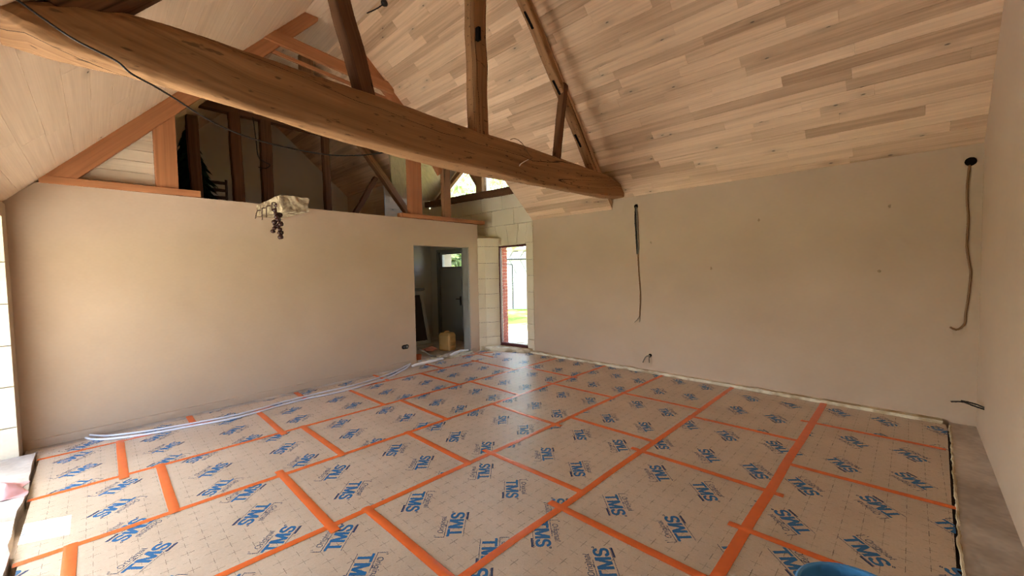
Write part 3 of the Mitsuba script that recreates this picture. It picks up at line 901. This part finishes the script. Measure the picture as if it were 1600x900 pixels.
AX = (1, 0.10, 0)
kp = wobj('king_post', timber(onT(2.735, 2.97), onT(2.72, 5.44), 0.205, 0.13, AX, wob=0.012, n=30, cham=0.02, seed=2), 'mat_oak', tr, smooth=True)
obj('mortise', bx(2.655, 2.685, 2.985, 3.03, 3.88, 4.0), 'mat_hole', kp)
lst = wobj('strut', timber(onT(1.515, 2.96, 0.10), onT(1.17, 4.12, 0.10), 0.135, 0.11, AX, wob=0.010, n=22, cham=0.015, seed=3), 'mat_oak_dark', tr, smooth=True)
rst = wobj('strut', timber(onT(4.125, 2.98, 0.07), onT(4.345, 4.05, 0.07), 0.105, 0.08, AX, wob=0.006, n=18, cham=0.012, seed=5), 'mat_oak_dark', tr, smooth=True)
wobj('principal_rafter', timber(onT(-0.085, 2.905, 0.10), onT(2.435, 5.505, 0.10), 0.22, 0.18, (1, 0.1, -1), wob=0.014, n=40, cham=0.02, seed=6), 'mat_oak_dark', tr, smooth=True)
rf = wobj('principal_rafter', timber(onT(5.25, 2.98, 0.09), onT(2.82, 5.42, 0.09), 0.115, 0.11, (1, 0.1, 1.0), wob=0.012, n=40, cham=0.015, seed=7, bow=0.02), 'mat_oak', tr, smooth=True)
for f in (0.20, 0.42, 0.655):
    c = onT(5.25 - 2.43 * f, 2.98 + 2.44 * f, 0.09) - np.array([0.70, 0, 0.70]) * (0.058 - 0.02 * math.sin(math.pi * f))
    mm, _ = timber(c - np.array([-0.07, 0, 0.07]), c + np.array([-0.07, 0, 0.07]), 0.012, 0.03, (1, 0, 1), cham=0.002)
    obj('mortise', mm, 'mat_hole', rf)

# ------------------------------------------------------------------ new timber frame on the partition
tf = thing('timber_frame', 'new orange timber frame of sill rails, posts, rafters and collar on the partition top', 'timber frame')
nA = np.array([0.05, -1, 0]) / math.hypot(1, 0.05)


def onA(x, z, out=0.0):
    return np.array([x, yA(x), z]) + nA * out


def frame_bar(name, a, b, w, d, side, out=-0.05, n=1):
    return wobj(name, timber(onA(*a, out), onA(*b, out), w, d, side, n=n, cham=0.004), 'mat_douglas', tf)


frame_bar('sill_rail', (-0.36, 2.675), (0.945, 2.685), 0.075, 0.14, (0, 0, 1), -0.045)
frame_bar('sill_rail', (3.80, 2.685), (5.84, 2.69), 0.075, 0.14, (0, 0, 1), -0.045)
frame_bar('post', (0.640, 2.72), (0.640, 3.68), 0.205, 0.09, (1, 0.05, 0))
frame_bar('post', (4.128, 2.72), (4.128, 4.32), 0.265, 0.10, (1, 0.05, 0))
wobj('post', timber(onA(4.86, 2.72, -0.05), onA(4.86, 3.66, -0.05), 0.18, 0.10, (1, 0.05, 0), n=6), 'mat_oak_brown', tf)
frame_bar('gusset', (4.42, 4.12), (4.80, 3.60), 0.28, 0.05, (1, 0.05, 0.75), -0.06)
# rafters under both slopes
sl_ = np.array([1, 0, ML]) / cL
rq = Polygon([(sA(-0.8), zLf(-0.8)), (sA(2.40), zLf(2.40)), (sA(2.47), zLf(2.36)), (sA(2.47), zLf(2.47) - 0.165 * cL), (sA(-0.8), zLf(-0.8) - 0.165 * cL)])
rq = rq.intersection(sbox(sA(-0.6), 2.713, 3.0, 5.46))
mw = slab(rq, frA, -0.06, 0.03, True)
cc = mw[1].copy()
loc = np.array(mw[0].vertices)
cc[:, 0] = np.floor(cc[:, 0][0]) + 0.05 + 0.9 * ((loc[:, 0] * 1 + (loc[:, 2] - 2.6) * ML) / cL + 1) / 12
cc[:, 1] = ((loc[:, 2] - 2.6) - ML * loc[:, 0]) / cL + 1
obj('rafter', mw[0], 'mat_douglas', tf, uv=cc)
offr = np.array([-MR, 0, -1]) / cR * 0.08
ra, rb = np.array([5.2, 0, zRf(5.2)]) + offr, np.array([2.95, 0, zRf(2.95)]) + offr
frame_bar('rafter', (4.3, zRf(4.3) + offr[2]), (rb[0], rb[2]), 0.15, 0.09, (MR, 0, 1), -0.035)
frame_bar('collar', (1.70, 4.955), (3.70, 4.80), 0.17, 0.06, (0, 0, 1), 0.03)
frame_bar('collar', (1.80, 4.80), (3.70, 4.665), 0.05, 0.04, (0, 0, 1), -0.10)
obj('bolt', lump(onA(2.98, 4.86, 0.062), (0.022, 0.012, 0.022), 3), 'mat_white_foam', tf)
frP = frame(onA(0, 0, -0.11), (1, 0.05, 0), (0, 0, 1))
tri = Polygon([(sA(-0.33), 2.66), (sA(0.56), 2.66), (sA(0.56), 3.52)])
z = 2.62
while z < 3.6:
    q = tri.intersection(sbox(-1, z + 0.002, 2, z + 0.126))
    if not q.is_empty and q.area > 0.002:
        wobj('board', wplank(q, frP, -0.015, 0.0), 'mat_plank_loft', tf)
    z += 0.128

# ------------------------------------------------------------------ the loft: second old truss and what stands there
lt = thing('roof_truss', 'dark old truss of posts, collar, rafter and brace in the dim loft', 'roof truss')
YL2 = 8.2
wobj('collar', timber((1.15, YL2, 4.46), (3.95, YL2, 4.40), 0.14, 0.14, (0, 0, 1), wob=0.01, n=16), 'mat_oak_dark', lt, smooth=True)
for x0, x1, w, zt in ((1.20, 1.17, 0.15, 4.22), (1.77, 1.74, 0.16, 4.40), (2.20, 2.20, 0.175, 4.40), (3.25, 3.23, 0.115, 4.40)):
    wobj('post', timber((x0, YL2, 2.43), (x1, YL2, zt), w, 0.14, (1, 0, 0), wob=0.01, n=14, seed=x0), 'mat_oak_dark', lt, smooth=True)
wobj('rafter', timber((5.35, YL2 - 0.05, 2.55), (3.70, YL2 - 0.05, 4.60), 0.135, 0.13, (1, 0, 0.8), wob=0.006, n=14, seed=3), 'mat_oak_brown', lt, smooth=True)
wobj('brace', timber((3.55, YL2, 2.50), (4.27, YL2, 3.70), 0.10, 0.10, (1, 0, -0.6), wob=0.006, n=10, seed=5), 'mat_oak_dark', lt, smooth=True)
wobj('post', timber((2.72, 7.6, 4.6), (2.72, 7.6, 5.46), 0.20, 0.16, (1, 0, 0), n=6), 'mat_oak_brown', lt)
wobj('post', timber((1.42, YL2 + 0.02, 4.45), (3.05, YL2 + 0.02, 5.45), 0.12, 0.12, (0, 0, 1), n=6), 'mat_oak_dark', lt)

# artificial fir tree
ft = thing('fir_tree', 'dark green artificial fir tree standing in the loft behind the orange post', 'christmas tree')
obj('trunk', tube([(1.22, 8.85, 2.43), (1.22, 8.85, 4.28)], 0.025), 'mat_bark', ft)
tv, tff = [], []
r2 = random.Random(5)
for lay in range(16):
    f = lay / 15
    z = 2.62 + 1.55 * f
    R = 0.50 * (1 - f) ** 0.75 + 0.05
    nb_ = max(7, int(24 * (1 - f)) + 5)
    for k in range(nb_):
        a = 2 * math.pi * (k + r2.random() * 0.6) / nb_
        L = R * r2.uniform(0.75, 1.15)
        dx, dy = math.cos(a), math.sin(a)
        base = np.array([1.22, 8.85, z + 0.12])
        tip = base + np.array([dx * L, dy * L, -0.20 - 0.12 * L])
        sd = np.array([-dy, dx, 0]) * (0.10 * R + 0.045)
        mid = base * 0.45 + tip * 0.55 + np.array([0, 0, 0.05])
        i = len(tv)
        tv += [base, mid + sd, tip, mid - sd, mid + np.array([0, 0, 0.035]), mid - np.array([0, 0, 0.06])]
        tff += [(i, i + 1, i + 4), (i + 1, i + 2, i + 4), (i + 2, i + 3, i + 4), (i + 3, i, i + 4), (i, i + 5, i + 1), (i + 1, i + 5, i + 2), (i + 2, i + 5, i + 3), (i + 3, i + 5, i)]
obj('foliage', trimesh.Trimesh(np.array(tv), np.array(tff), process=False), 'mat_needles', ft)

# ladder back chair
ch = thing('ladder_back_chair', 'dark wooden ladder back chair half hidden behind the fir tree in the loft', 'chair')
cx, cy = 1.67, 9.52
for dx in (-0.17, 0.17):
    obj('back_post', tube([(cx + dx, cy, 2.43), (cx + dx, cy - 0.01, 2.95), (cx + dx, cy - 0.04, 3.52)], 0.022), 'mat_chair', ch, smooth=40)
    obj('leg', tube([(cx + dx, cy + 0.38, 2.43), (cx + dx, cy + 0.38, 2.87)], 0.022), 'mat_chair', ch, smooth=40)
for z in (3.46, 3.32, 3.18):
    obj('slat', bx(cx - 0.17, cx + 0.17, cy - 0.045, cy - 0.027, z - 0.035, z + 0.022), 'mat_chair', ch)
obj('seat', rotz(rbox(0.38, 0.40, 0.045, 0.015), 0, (cx, cy + 0.19, 2.86)), 'mat_chair', ch)

# cable loop hanging in the loft
tag(obj('loft_cable', tube([(2.00, 8.10, 4.38), (2.03, 8.09, 4.0), (2.05, 8.08, 3.72), (2.14, 8.07, 3.64), (2.22, 8.06, 3.60), (2.15, 8.06, 3.53), (2.04, 8.06, 3.53)], 0.008), 'mat_black'), 'thin dark cable with a loop hanging beside the second post of the loft truss', 'cable')
jb = thing('junction_box', 'small dark junction box with short cable ends under the loft ceiling', 'junction box')
obj('box', bx(2.62, 2.80, 8.30, 8.42, 5.36, 5.46), 'mat_oak_dark', jb)
obj('cable_end', tube([(2.90, 8.3, 5.45), (2.91, 8.3, 5.36), (2.90, 8.3, 5.27)], 0.008), 'mat_black', jb)
obj('cable_end', tube([(3.02, 8.3, 5.40), (3.05, 8.3, 5.30), (3.06, 8.3, 5.22)], 0.008), 'mat_black', jb)

# ------------------------------------------------------------------ broken lintel stub on the partition, its hooks and the string of chestnuts
m = bx(1.552, 1.862, 5.29, 6.34, 2.415, 2.61)
m = m.subdivide().subdivide().subdivide().subdivide()
v = np.array(m.vertices)
near_end = np.clip((6.0 - v[:, 1]) / 0.7, 0.15, 1)
dsp = np.stack([meshkit.fbm(v * 14, 3, s) - 0.5 for s in (1, 2, 3)], 1)
v += dsp * 0.045 * near_end[:, None]
v[:, 2] += np.where(v[:, 2] < 2.5, -0.05 * np.clip((6.3 - v[:, 1]) / 1.0, 0, 1) * (1 - (v[:, 0] - 1.55) / .31 * 0.6) + 0.045, 0)
m.vertices = v
cb = thing('lintel_stub', 'broken off stub of a pale concrete lintel sticking out of the partition top', 'lintel stub')
obj('block', m, 'mat_stub', cb)
for y, z0, zend, dy in ((6.12, 2.52, 2.425, 0.09), (5.905, 2.525, 2.375, 0.0), (5.70, 2.528, 2.385, 0.02), (5.49, 2.54, 2.44, 0.0)):
    obj('rebar', tube([(1.60, y, z0), (1.525, y, z0), (1.512, y + dy * 0.4, z0 - 0.03), (1.51, y + dy, zend)], 0.007), 'mat_rust_steel', cb, smooth=40)
gl = thing('chestnut_garland', 'garland of dark chestnuts hanging from a rusty hook of the lintel stub', 'garland')
beads = [(1.556, 2.506, .026), (1.541, 2.448, .03), (1.571, 2.451, .027), (1.544, 2.406, .026), (1.59, 2.396, .034), (1.546, 2.364, .028), (1.571, 2.338, .03), (1.535, 2.309, .031), (1.59, 2.287, .034), (1.567, 2.258, .03), (1.517, 2.269, .018), (1.524, 2.232, .024),
         (1.512, 2.198, .026), (1.579, 2.218, .027), (1.599, 2.184, .029), (1.573, 2.178, .026), (1.586, 2.131, .032)]
for i, (x, z, r) in enumerate(beads):
    obj('chestnut', lump((x, 5.47 + 0.012 * ((i * 7) % 5 - 2), z), (r, r * 0.85, r * 0.92), i, sub=2, amp=0.18), 'mat_bead', gl, smooth=True)
obj('string', tube([(1.515, 5.48, 2.53), (1.545, 5.47, 2.48), (1.55, 5.47, 2.40), (1.535, 5.47, 2.30), (1.512, 5.47, 2.20)], 0.004), 'mat_black', gl)
obj('string', tube([(1.515, 5.48, 2.53), (1.56, 5.47, 2.46), (1.58, 5.47, 2.38), (1.575, 5.47, 2.27), (1.586, 5.47, 2.13)], 0.004), 'mat_black', gl)

# ------------------------------------------------------------------ cables and boxes on the walls
tag(obj('beam_cable', tube([(-0.24, 2.71, 2.885), (-0.178, 2.70, 2.845), (-0.097, 2.70, 2.79), (-0.013, 2.705, 2.743), (0.11, 2.72, 2.705), (0.165, 2.74, 2.668), (0.258, 2.85, 2.672), (0.361, 2.95, 2.66), (0.469, 3.02, 2.628), (0.606, 3.10, 2.602), (0.793, 3.16, 2.582), (1.049, 3.215, 2.581), (1.319, 3.262, 2.599), (1.564, 3.28, 2.645), (1.798, 3.26, 2.71), (1.86, 3.22, 2.74)], 0.0048),
        'mat_black'), 'thin dark cable drooping across and under the tie beam', 'cable')
c1 = thing('wall_cable', 'dark double cable hanging from a hole below the end of the tie beam', 'hanging cable')
X0 = XB - 0.012
obj('hole', trimesh.creation.cylinder(radius=0.033, height=0.012, sections=20, transform=frame((XB - 0.001, 3.18, 2.655), (0, 1, 0), (0, 0, 1))), 'mat_hole', c1)
obj('sheath', tube([(X0, 3.18, 2.65), (X0 - .01, 3.186, 2.45), (X0, 3.18, 2.25), (X0, 3.165, 2.0), (X0, 3.155, 1.89)], 0.013), 'mat_black', c1, smooth=True)
obj('sheath', tube([(X0, 3.175, 2.645), (X0 - .01, 3.155, 2.5), (X0 - .012, 3.145, 2.25), (X0, 3.14, 2.0), (X0, 3.15, 1.89)], 0.012), 'mat_cable_grey', c1, smooth=True)
obj('lead', tube([(X0, 3.15, 1.90), (X0, 3.133, 1.55), (X0, 3.113, 1.24), (X0 - .005, 3.125, 0.88)], 0.009), 'mat_cable_brown', c1, smooth=True)
obj('bare_end', tube([(X0 - .005, 3.125, 0.89), (X0 - .02, 3.16, 0.83), (X0 - .03, 3.196, 0.79)], 0.005), 'mat_cable_grey', c1)
obj('bare_end', tube([(X0 - .005, 3.125, 0.89), (X0 - .01, 3.122, 0.83), (X0 - .012, 3.126, 0.795)], 0.005), 'mat_cable_grey', c1)
c2 = thing('wall_cable', 'brown cable hanging from a round hole near the right end wall, its end curled', 'hanging cable')
obj('hole', trimesh.creation.cylinder(radius=0.042, height=0.012, sections=24, transform=frame((XB - 0.001, -0.398, 2.655), (0, 1, 0), (0, 0, 1))), 'mat_hole', c2)
obj('lead', tube([(X0, -0.39, 2.62), (X0 - .01, -0.377, 2.42), (X0, -0.382, 2.23), (X0, -0.392, 2.10), (X0, -0.387, 1.88), (X0, -0.389, 1.785), (X0, -0.409, 1.625), (X0, -0.419, 1.53), (X0, -0.403, 1.27), (X0, -0.392, 1.144), (X0, -0.388, 1.046), (X0 - .01, -0.356, 0.992), (X0 - .02, -0.325, 0.976), (X0 - .02, -0.285, 0.999)], 0.009), 'mat_cable_brown', c2, smooth=True)
c3 = thing('cable_stub', 'short grey cable ends sticking out of the right wall near the floor', 'cable stub')
obj('hole', trimesh.creation.cylinder(radius=0.025, height=0.012, sections=16, transform=frame((XB - 0.001, 2.955, 0.275), (0, 1, 0), (0, 0, 1))), 'mat_hole', c3)
for e in ((3.055, 0.155), (2.945, 0.165), (2.925, 0.262)):
    obj('cable_end', tube([(X0, 2.957, 0.275), (X0 - 0.03, 2.965 * .5 + e[0] * .5, 0.25), (X0 - 0.045, e[0], e[1])], 0.008), 'mat_cable_grey', c3)
c4 = thing('cable_stub', 'dark wires sticking out of the right end wall beside the corner', 'cable stub')
obj('cable_end', tube([(5.54, -0.484, 0.335), (5.57, -0.42, 0.345), (5.62, -0.36, 0.355), (5.70, -0.29, 0.325)], 0.007), 'mat_black', c4)
obj('cable_end', tube([(5.545, -0.484, 0.35), (5.58, -0.42, 0.365), (5.64, -0.35, 0.36)], 0.007), 'mat_black', c4)
for i, (y, z, lb) in enumerate(((1.446, 2.261, 'high on the wall, right of the double cable'), (0.186, 2.288, 'high on the right wall towards the brown cable'), (0.26, 1.576, 'at eye level on the right wall towards the brown cable'),
                                (2.042, 1.644, 'at eye level in the middle of the right wall'), (2.936, 2.061, 'close beside the dark double cable'))):
    tag(obj('plaster_dent', lump((XB + 0.006, y, z), (0.010, 0.018, 0.025), i, amp=0.5), 'mat_dent'), 'small dent in the plaster ' + lb, 'dent')
wl_ = thing('wire_loop', 'thin wire curled over the tie beam near its right end', 'wire')
obj('loop', tube([(3.155, 3.075, 3.06), (3.22, 3.075, 3.085), (3.31, 3.055, 3.05), (3.45, 3.075, 2.957), (3.51, 3.08, 2.934), (3.43, 3.075, 2.90)], 0.004), 'mat_cable_brown', wl_)
obj('pale_end', tube([(3.43, 3.075, 2.90), (3.35, 3.06, 2.86), (3.28, 3.05, 2.82), (3.26, 3.05, 2.795)], 0.006), 'mat_cable_white', wl_)
so = thing('socket_box', 'black double socket box set in the partition left of the doorway', 'socket box')
frS = frame(onA(3.80, 0.345, 0.002), (1, 0.05, 0), (0, 0, 1))
obj('rim', slab(sbox(-0.035, -0.001, 0.035, 0.001).buffer(0.036), frS, -0.004, 0.004), 'mat_black', so)
obj('insert', slab(sbox(-0.042, -0.018, 0.0, 0.018), frS, 0.004, 0.010), 'mat_dark_metal', so)
obj('insert', slab(Polygon([(0.035 + 0.02 * math.cos(a), 0.02 * math.sin(a)) for a in np.linspace(0, 6.28, 16)]), frS, 0.004, 0.009), 'mat_grey_paint', so)
lp = thing('ceiling_cable', 'short black cable end poking out of the plank ceiling at the top edge', 'cable')
obj('cap', lump((2.98, 5.30, 5.42), (0.05, 0.05, 0.04), 2, amp=0.2), 'mat_black', lp)
obj('lead', tube([(2.98, 5.30, 5.42), (2.93, 5.42, 5.38), (2.87, 5.60, 5.37)], 0.008), 'mat_black', lp)

# conduits along the foot of the partition
p1 = [(-0.15, 6.12, .016), (-0.10, 6.02, .014), (0.016, 5.90, .014), (0.303, 5.765, .014), (0.67, 5.69, .014), (1.01, 5.62, .014), (1.279, 5.645, .014), (1.582, 5.715, .014), (1.901, 5.744, .014), (2.40, 5.72, .014), (3.069, 5.86, .014), (3.598, 6.16, .016), (3.80, 6.30, .04)]
p2_ = [(-0.12, 6.20, .016), (-0.05, 6.10, .014), (0.05, 6.0, .014), (0.361, 5.838, .014), (0.737, 5.755, .014), (1.103, 5.71, .014), (1.345, 5.74, .014), (1.616, 5.81, .014), (2.13, 5.86, .014), (2.67, 5.88, .014), (3.298, 6.07, .014), (3.70, 6.32, .02), (3.86, 6.36, .045)]
tag(obj('conduit', tube(p1, 0.0115, 10), 'mat_conduit', smooth=True), 'pale grey conduit pipe along the partition, the one lying further into the room', 'conduit')
tag(obj('conduit', tube([(x, y + (0.022 if 0.3 < x < 3.4 else 0), z) for x, y, z in p2_], 0.0115, 10), 'mat_conduit', smooth=True), 'pale grey conduit pipe along the partition, the one nearer to the wall', 'conduit')
# white foam strips and rubble on the doorway threshold
strip1 = tube([(3.80, 6.22, .035), (4.05, 6.24, .04), (4.30, 6.26, .038), (4.50, 6.28, .035)], [0.02, 0.028, 0.025, 0.02])
strip2 = tube([(4.72, 6.42, .03), (4.95, 6.50, .04), (5.15, 6.56, .045), (5.33, 6.53, .04)], [0.02, 0.03, 0.03, 0.015])
for s_, lb in ((strip1, 'white crumpled foam strip at the left of the doorway threshold'), (strip2, 'white crumpled foam strip at the right of the doorway threshold')):
    v = np.array(s_.vertices)
    v += 0.018 * (np.stack([meshkit.fbm(v * 16, 3, k) for k in (1, 2, 3)], 1) - 0.5)
    s_.vertices = v
    tag(obj('foam_strip', s_, 'mat_white_foam', smooth=40), lb, 'foam strip')
r3 = random.Random(3)
rb_ = []
for i in range(26):
    x = r3.uniform(4.06, 5.3)
    rb_.append(lump((x, yA(x) + r3.uniform(-0.02, 0.03) + (0.16 if x > 4.60 else 0.02), 0.022), (r3.uniform(.010, .03), r3.uniform(.010, .025), r3.uniform(.008, .016)), i, sub=1))
key = tag(obj('rubble', cat(*rb_), 'mat_concrete'), 'fine grey rubble scattered on the doorway threshold', 'rubble')
labels[key]['kind'] = 'stuff'
tag(obj('rubble_piece', lump((4.62, 6.345, 0.052), (.09, .05, .035), 21, sub=2), 'mat_mortar'), 'dark clump of rubble in the middle of the doorway threshold', 'rubble')
for i, (x, y, lb) in enumerate(((6.06, 5.2, 'near the glazed door'), (6.06, 3.3, 'below the dark double cable'), (6.05, 1.45, 'halfway along the right wall'))):
    tag(obj('mortar_crumb', lump((x - 0.01, y, 0.040), (.022, .08, .014), 30 + i, sub=2), 'mat_rough_concrete'), 'pale crumb of mortar on the kerb ' + lb, 'mortar crumb')

# ------------------------------------------------------------------ things in the hall behind the doorway
jc = thing('jerrycan', 'yellowish ribbed plastic jerrycan standing in the doorway', 'jerrycan')
ja, jt = math.radians(14), (5.23, 7.12, -0.02)
body = rbox(0.235, 0.30, 0.36, 0.035)
body2 = rbox(0.20, 0.27, 0.385, 0.03)
obj('body', rotz(trimesh.boolean.union([body, body2], engine='manifold'), ja, jt), 'mat_can', jc, smooth=35)
for k in range(5):
    for sgn in (-1, 1):
        q = rbox(0.20, 0.035, 0.042, 0.016)
        q.apply_translation((0, sgn * 0.143, 0.045 + 0.062 * k))
        obj('rib', rotz(q, ja, jt), 'mat_can', jc, smooth=35)
hnd = tube([(-0.085, 0, 0.365), (-0.075, 0, 0.405), (0, 0, 0.412), (0.05, 0, 0.40), (0.06, 0, 0.37)], 0.016)
obj('handle', rotz(hnd, ja, jt), 'mat_can', jc, smooth=True)
cap = trimesh.creation.cylinder(radius=0.03, height=0.03, sections=20)
cap.apply_translation((0.085, 0.08, 0.395))
obj('cap', rotz(cap, ja, jt), 'mat_orange_plastic', jc)
# window sash leaning at the left
ws = thing('window_sash', 'old grey window sash leaning in the hall at the left of the doorway', 'window sash')
frW = frame((4.86, 8.15, -0.02), (0.95, -0.05, 0), (0.02, 0.30, 1.0))
so_, si_ = sbox(0, 0, 0.62, 1.26), sbox(0.07, 0.09, 0.55, 1.19)
obj('sash_frame', slab(so_.difference(si_), frW, -0.02, 0.025), 'mat_hall_wall', ws)
obj('sash_panel', slab(si_, frW, -0.008, 0.0), 'mat_gap_shade_and_sash', ws)
obj('top_rail', slab(sbox(-0.05, 1.30, 0.70, 1.36), frW, -0.02, 0.03), 'mat_grey_frame', ws)
tag(obj('plank_board', slab(Polygon([(0, 0), (0.11, 0), (0.07, 0.9), (0.05, 0.9)]), frame((5.88, 7.30, -0.02), (0.35, -0.9, 0), (-0.02, 0.10, 1.0)), -0.012, 0.012), 'mat_maroon'), 'dark maroon board leaning against the right side of the doorway', 'board')
tag(obj('plastic_bag', lump((4.90, 7.30, 0.03), (0.15, 0.08, 0.045), 12, sub=3, amp=0.6), 'mat_pink_cloth'), 'crumpled pinkish plastic bag on the hall floor left of the jerrycan', 'bag')
tag(obj('small_tub', lathe([(0, 0), (0.055, 0), (0.065, 0.11), (0.058, 0.11), (0.05, 0.01), (0, 0.01)], 20).apply_translation((4.26, 6.74, -0.02)), 'mat_orange_plastic'), 'small orange plastic tub just inside the left of the doorway', 'tub')
tag(obj('hose', tube([(4.20, 6.66, 0.22), (4.33, 6.63, 0.15), (4.44, 6.60, 0.06), (4.55, 6.57, 0.03)], 0.016), 'mat_cable_grey', smooth=True), 'grey hose end lying over the left of the doorway threshold', 'hose')

# ------------------------------------------------------------------ foreground things
cloth_n = 26
cv, cf_ = [], []
for i in range(cloth_n):
    for j in range(cloth_n):
        u, w = i / (cloth_n - 1), j / (cloth_n - 1)
        r_ = math.hypot(u - .5, w - .5) * 2
        h = 0.05 * max(0, 1 - r_ ** 2) + 0.05 * meshkit.fbm(np.array([u * 5, w * 6, 1.0]), 3, 2) * max(0, 1.15 - r_)
        cv.append((-0.70 + 0.24 * u + 0.02 * math.sin(7 * w), 4.88 + 0.34 * w - 0.13 * u + 0.02 * math.sin(9 * u), 0.035 + h))
for i in range(cloth_n - 1):
    for j in range(cloth_n - 1):
        a = i * cloth_n + j
        cf_ += [(a, a + cloth_n, a + cloth_n + 1), (a, a + cloth_n + 1, a + 1)]
tag(obj('cloth', trimesh.Trimesh(np.array(cv), np.array(cf_), process=False), 'mat_pink_cloth', smooth=True), 'crumpled pink cloth lying on the threshold at the left edge', 'cloth')
bk_ = thing('bucket', 'bright blue plastic bucket cut off by the bottom edge of the picture', 'bucket')
prof = [(0, 0.0), (0.155, 0.0), (0.16, 0.006), (0.208, 0.275), (0.222, 0.276), (0.226, 0.284), (0.224, 0.296), (0.216, 0.302), (0.206, 0.300), (0.202, 0.292), (0.152, 0.012), (0, 0.012)]
m = lathe(prof, 64)
m.apply_translation((2.12, 0.125, 0.002))
obj('body', m, 'mat_blue_plastic', bk_, smooth=30)
hp = [(2.12 + 0.226 * math.cos(a), 0.125 + 0.226 * math.sin(a), 0.262 - 0.10 * math.sin(max(0, a)) * 0) for a in np.linspace(-2.6, 0.5, 14)]
obj('handle', tube([(x, y, 0.255 - 0.06 * math.sin(math.pi * k / 13)) for k, (x, y, z) in enumerate(hp)], 0.004), 'mat_chrome', bk_)

# ------------------------------------------------------------------ outside
sh = thing('garden_shed', 'white shed with a glazed band and lattice eaves, seen through the glazed door', 'shed')
C = np.array([13.35, 13.25, 0.0])
frX = frame((C[0], C[1], -0.13), (0.72, -0.69, 0), (0, 0, 1))
obj('wall', slab(sbox(-1.6, 0, 4.5, 1.62), frX, -0.1, 0.0), 'mat_white_paint', sh)
obj('glazing', slab(sbox(-1.6, 1.62, 4.5, 2.28), frX, -0.08, -0.07), 'mat_conduit', sh)
obj('roof', slab(sbox(-1.7, 2.75, 4.6, 2.80), frX, -2.5, 0.25), 'mat_white_paint', sh)
obj('top_board', slab(sbox(-1.6, 2.28, 4.5, 2.33), frX, -0.09, 0.02), 'mat_dark_metal', sh)
obj('fascia', slab(sbox(-1.6, 2.33, 4.5, 2.75), frX, -0.10, -0.05), 'mat_white_paint', sh)
for k in range(-3, 8):
    a = k * 0.5
    obj('glazing_bar', slab(Polygon([(a, 2.26), (a + 0.03, 2.26), (a + 0.34, 1.64), (a + 0.31, 1.64)]), frX, -0.07, -0.05), 'mat_grey_paint', sh)
    obj('lattice_bar', slab(Polygon([(a, 2.40), (a + 0.025, 2.40), (a + 0.20, 2.68), (a + 0.175, 2.68)]), frX, -0.05, -0.02), 'mat_dark_metal', sh)
    obj('lattice_bar', slab(Polygon([(a + 0.2, 2.66), (a + 0.42, 2.66), (a + 0.42, 2.69), (a + 0.2, 2.69)]), frX, -0.05, -0.02), 'mat_dark_metal', sh)
obj('pipe', tube([(C[0] - 0.05 + 0.12, C[1] - 0.12, -0.1), (C[0] - 0.05 + 0.12, C[1] - 0.12, 1.0), (C[0] - 0.05 + 0.12, C[1] - 0.12, 1.93)], 0.02), 'mat_dark_metal', sh)
obj('pipe', tube([(C[0] + 0.07, C[1] - 0.12, 1.93), (C[0] - 0.15, C[1] + 0.10, 1.96), (C[0] - 0.45, C[1] + 0.38, 1.95)], 0.018), 'mat_dark_metal', sh)


def tree(x, y, h, R, seed, label):
    t = thing('garden_tree', label, 'tree')
    obj('trunk', tube([(x, y, -0.13), (x + 0.1, y, h * 0.3), (x, y + 0.1, h * 0.7)], [0.22, 0.16, 0.05]), 'mat_bark', t, smooth=True)
    rr = np.random.default_rng(seed)
    n = 6500
    blobs = rr.normal(size=(40, 3)) * np.array([R * 0.5, R * 0.5, h * 0.20]) + np.array([x, y, h * 0.58])
    c = blobs[rr.integers(0, 40, n)] + rr.normal(size=(n, 3)) * R * 0.20
    c[:, 2] = np.abs(c[:, 2] - 0.3) + 0.3
    a, b = rr.normal(size=(n, 3)), rr.normal(size=(n, 3))
    a /= np.linalg.norm(a, axis=1, keepdims=True)
    b = np.cross(a, b)
    b /= np.linalg.norm(b, axis=1, keepdims=True)
    s = rr.uniform(0.10, 0.20, (n, 1))
    V = np.stack([c - a * s, c + b * s * 0.5, c + a * s, c - b * s * 0.5], 1).reshape(-1, 3)
    i = np.arange(n)[:, None] * 4
    F = np.vstack([i + [0, 1, 2], i + [0, 2, 3]])
    k = obj('foliage', trimesh.Trimesh(V, F, process=False), 'mat_leaf', t)
    labels[k] = {'kind': 'stuff'}
    return t


tree(15.6, 19.0, 9.0, 3.4, 1, 'leafy green tree behind the left pane of the dormer window')
tree(27.0, 20.5, 10.5, 3.6, 2, 'leafy green tree behind the right pane of the dormer window')
tree(9.2, 12.6, 4.6, 1.3, 3, 'light green bushy tree seen through the small window of the grey house door')
# unseen eaves added to shade the left doorway, their gap shaping the sun patch
ev = thing('roof_eaves', 'added unseen eaves above the left doorway, split to shape the sun patch', 'eaves')
frV = frame((-1.0, 0, 2.46), (0, 1, 0), (-0.62, 0, -0.50))
for a, b in ((-1.0, 5.40), (5.76, 11.3)):
    obj('boarding', slab(sbox(a, 0.0, b, 0.88), frV, -0.04, 0.04), 'mat_oak_brown', ev)
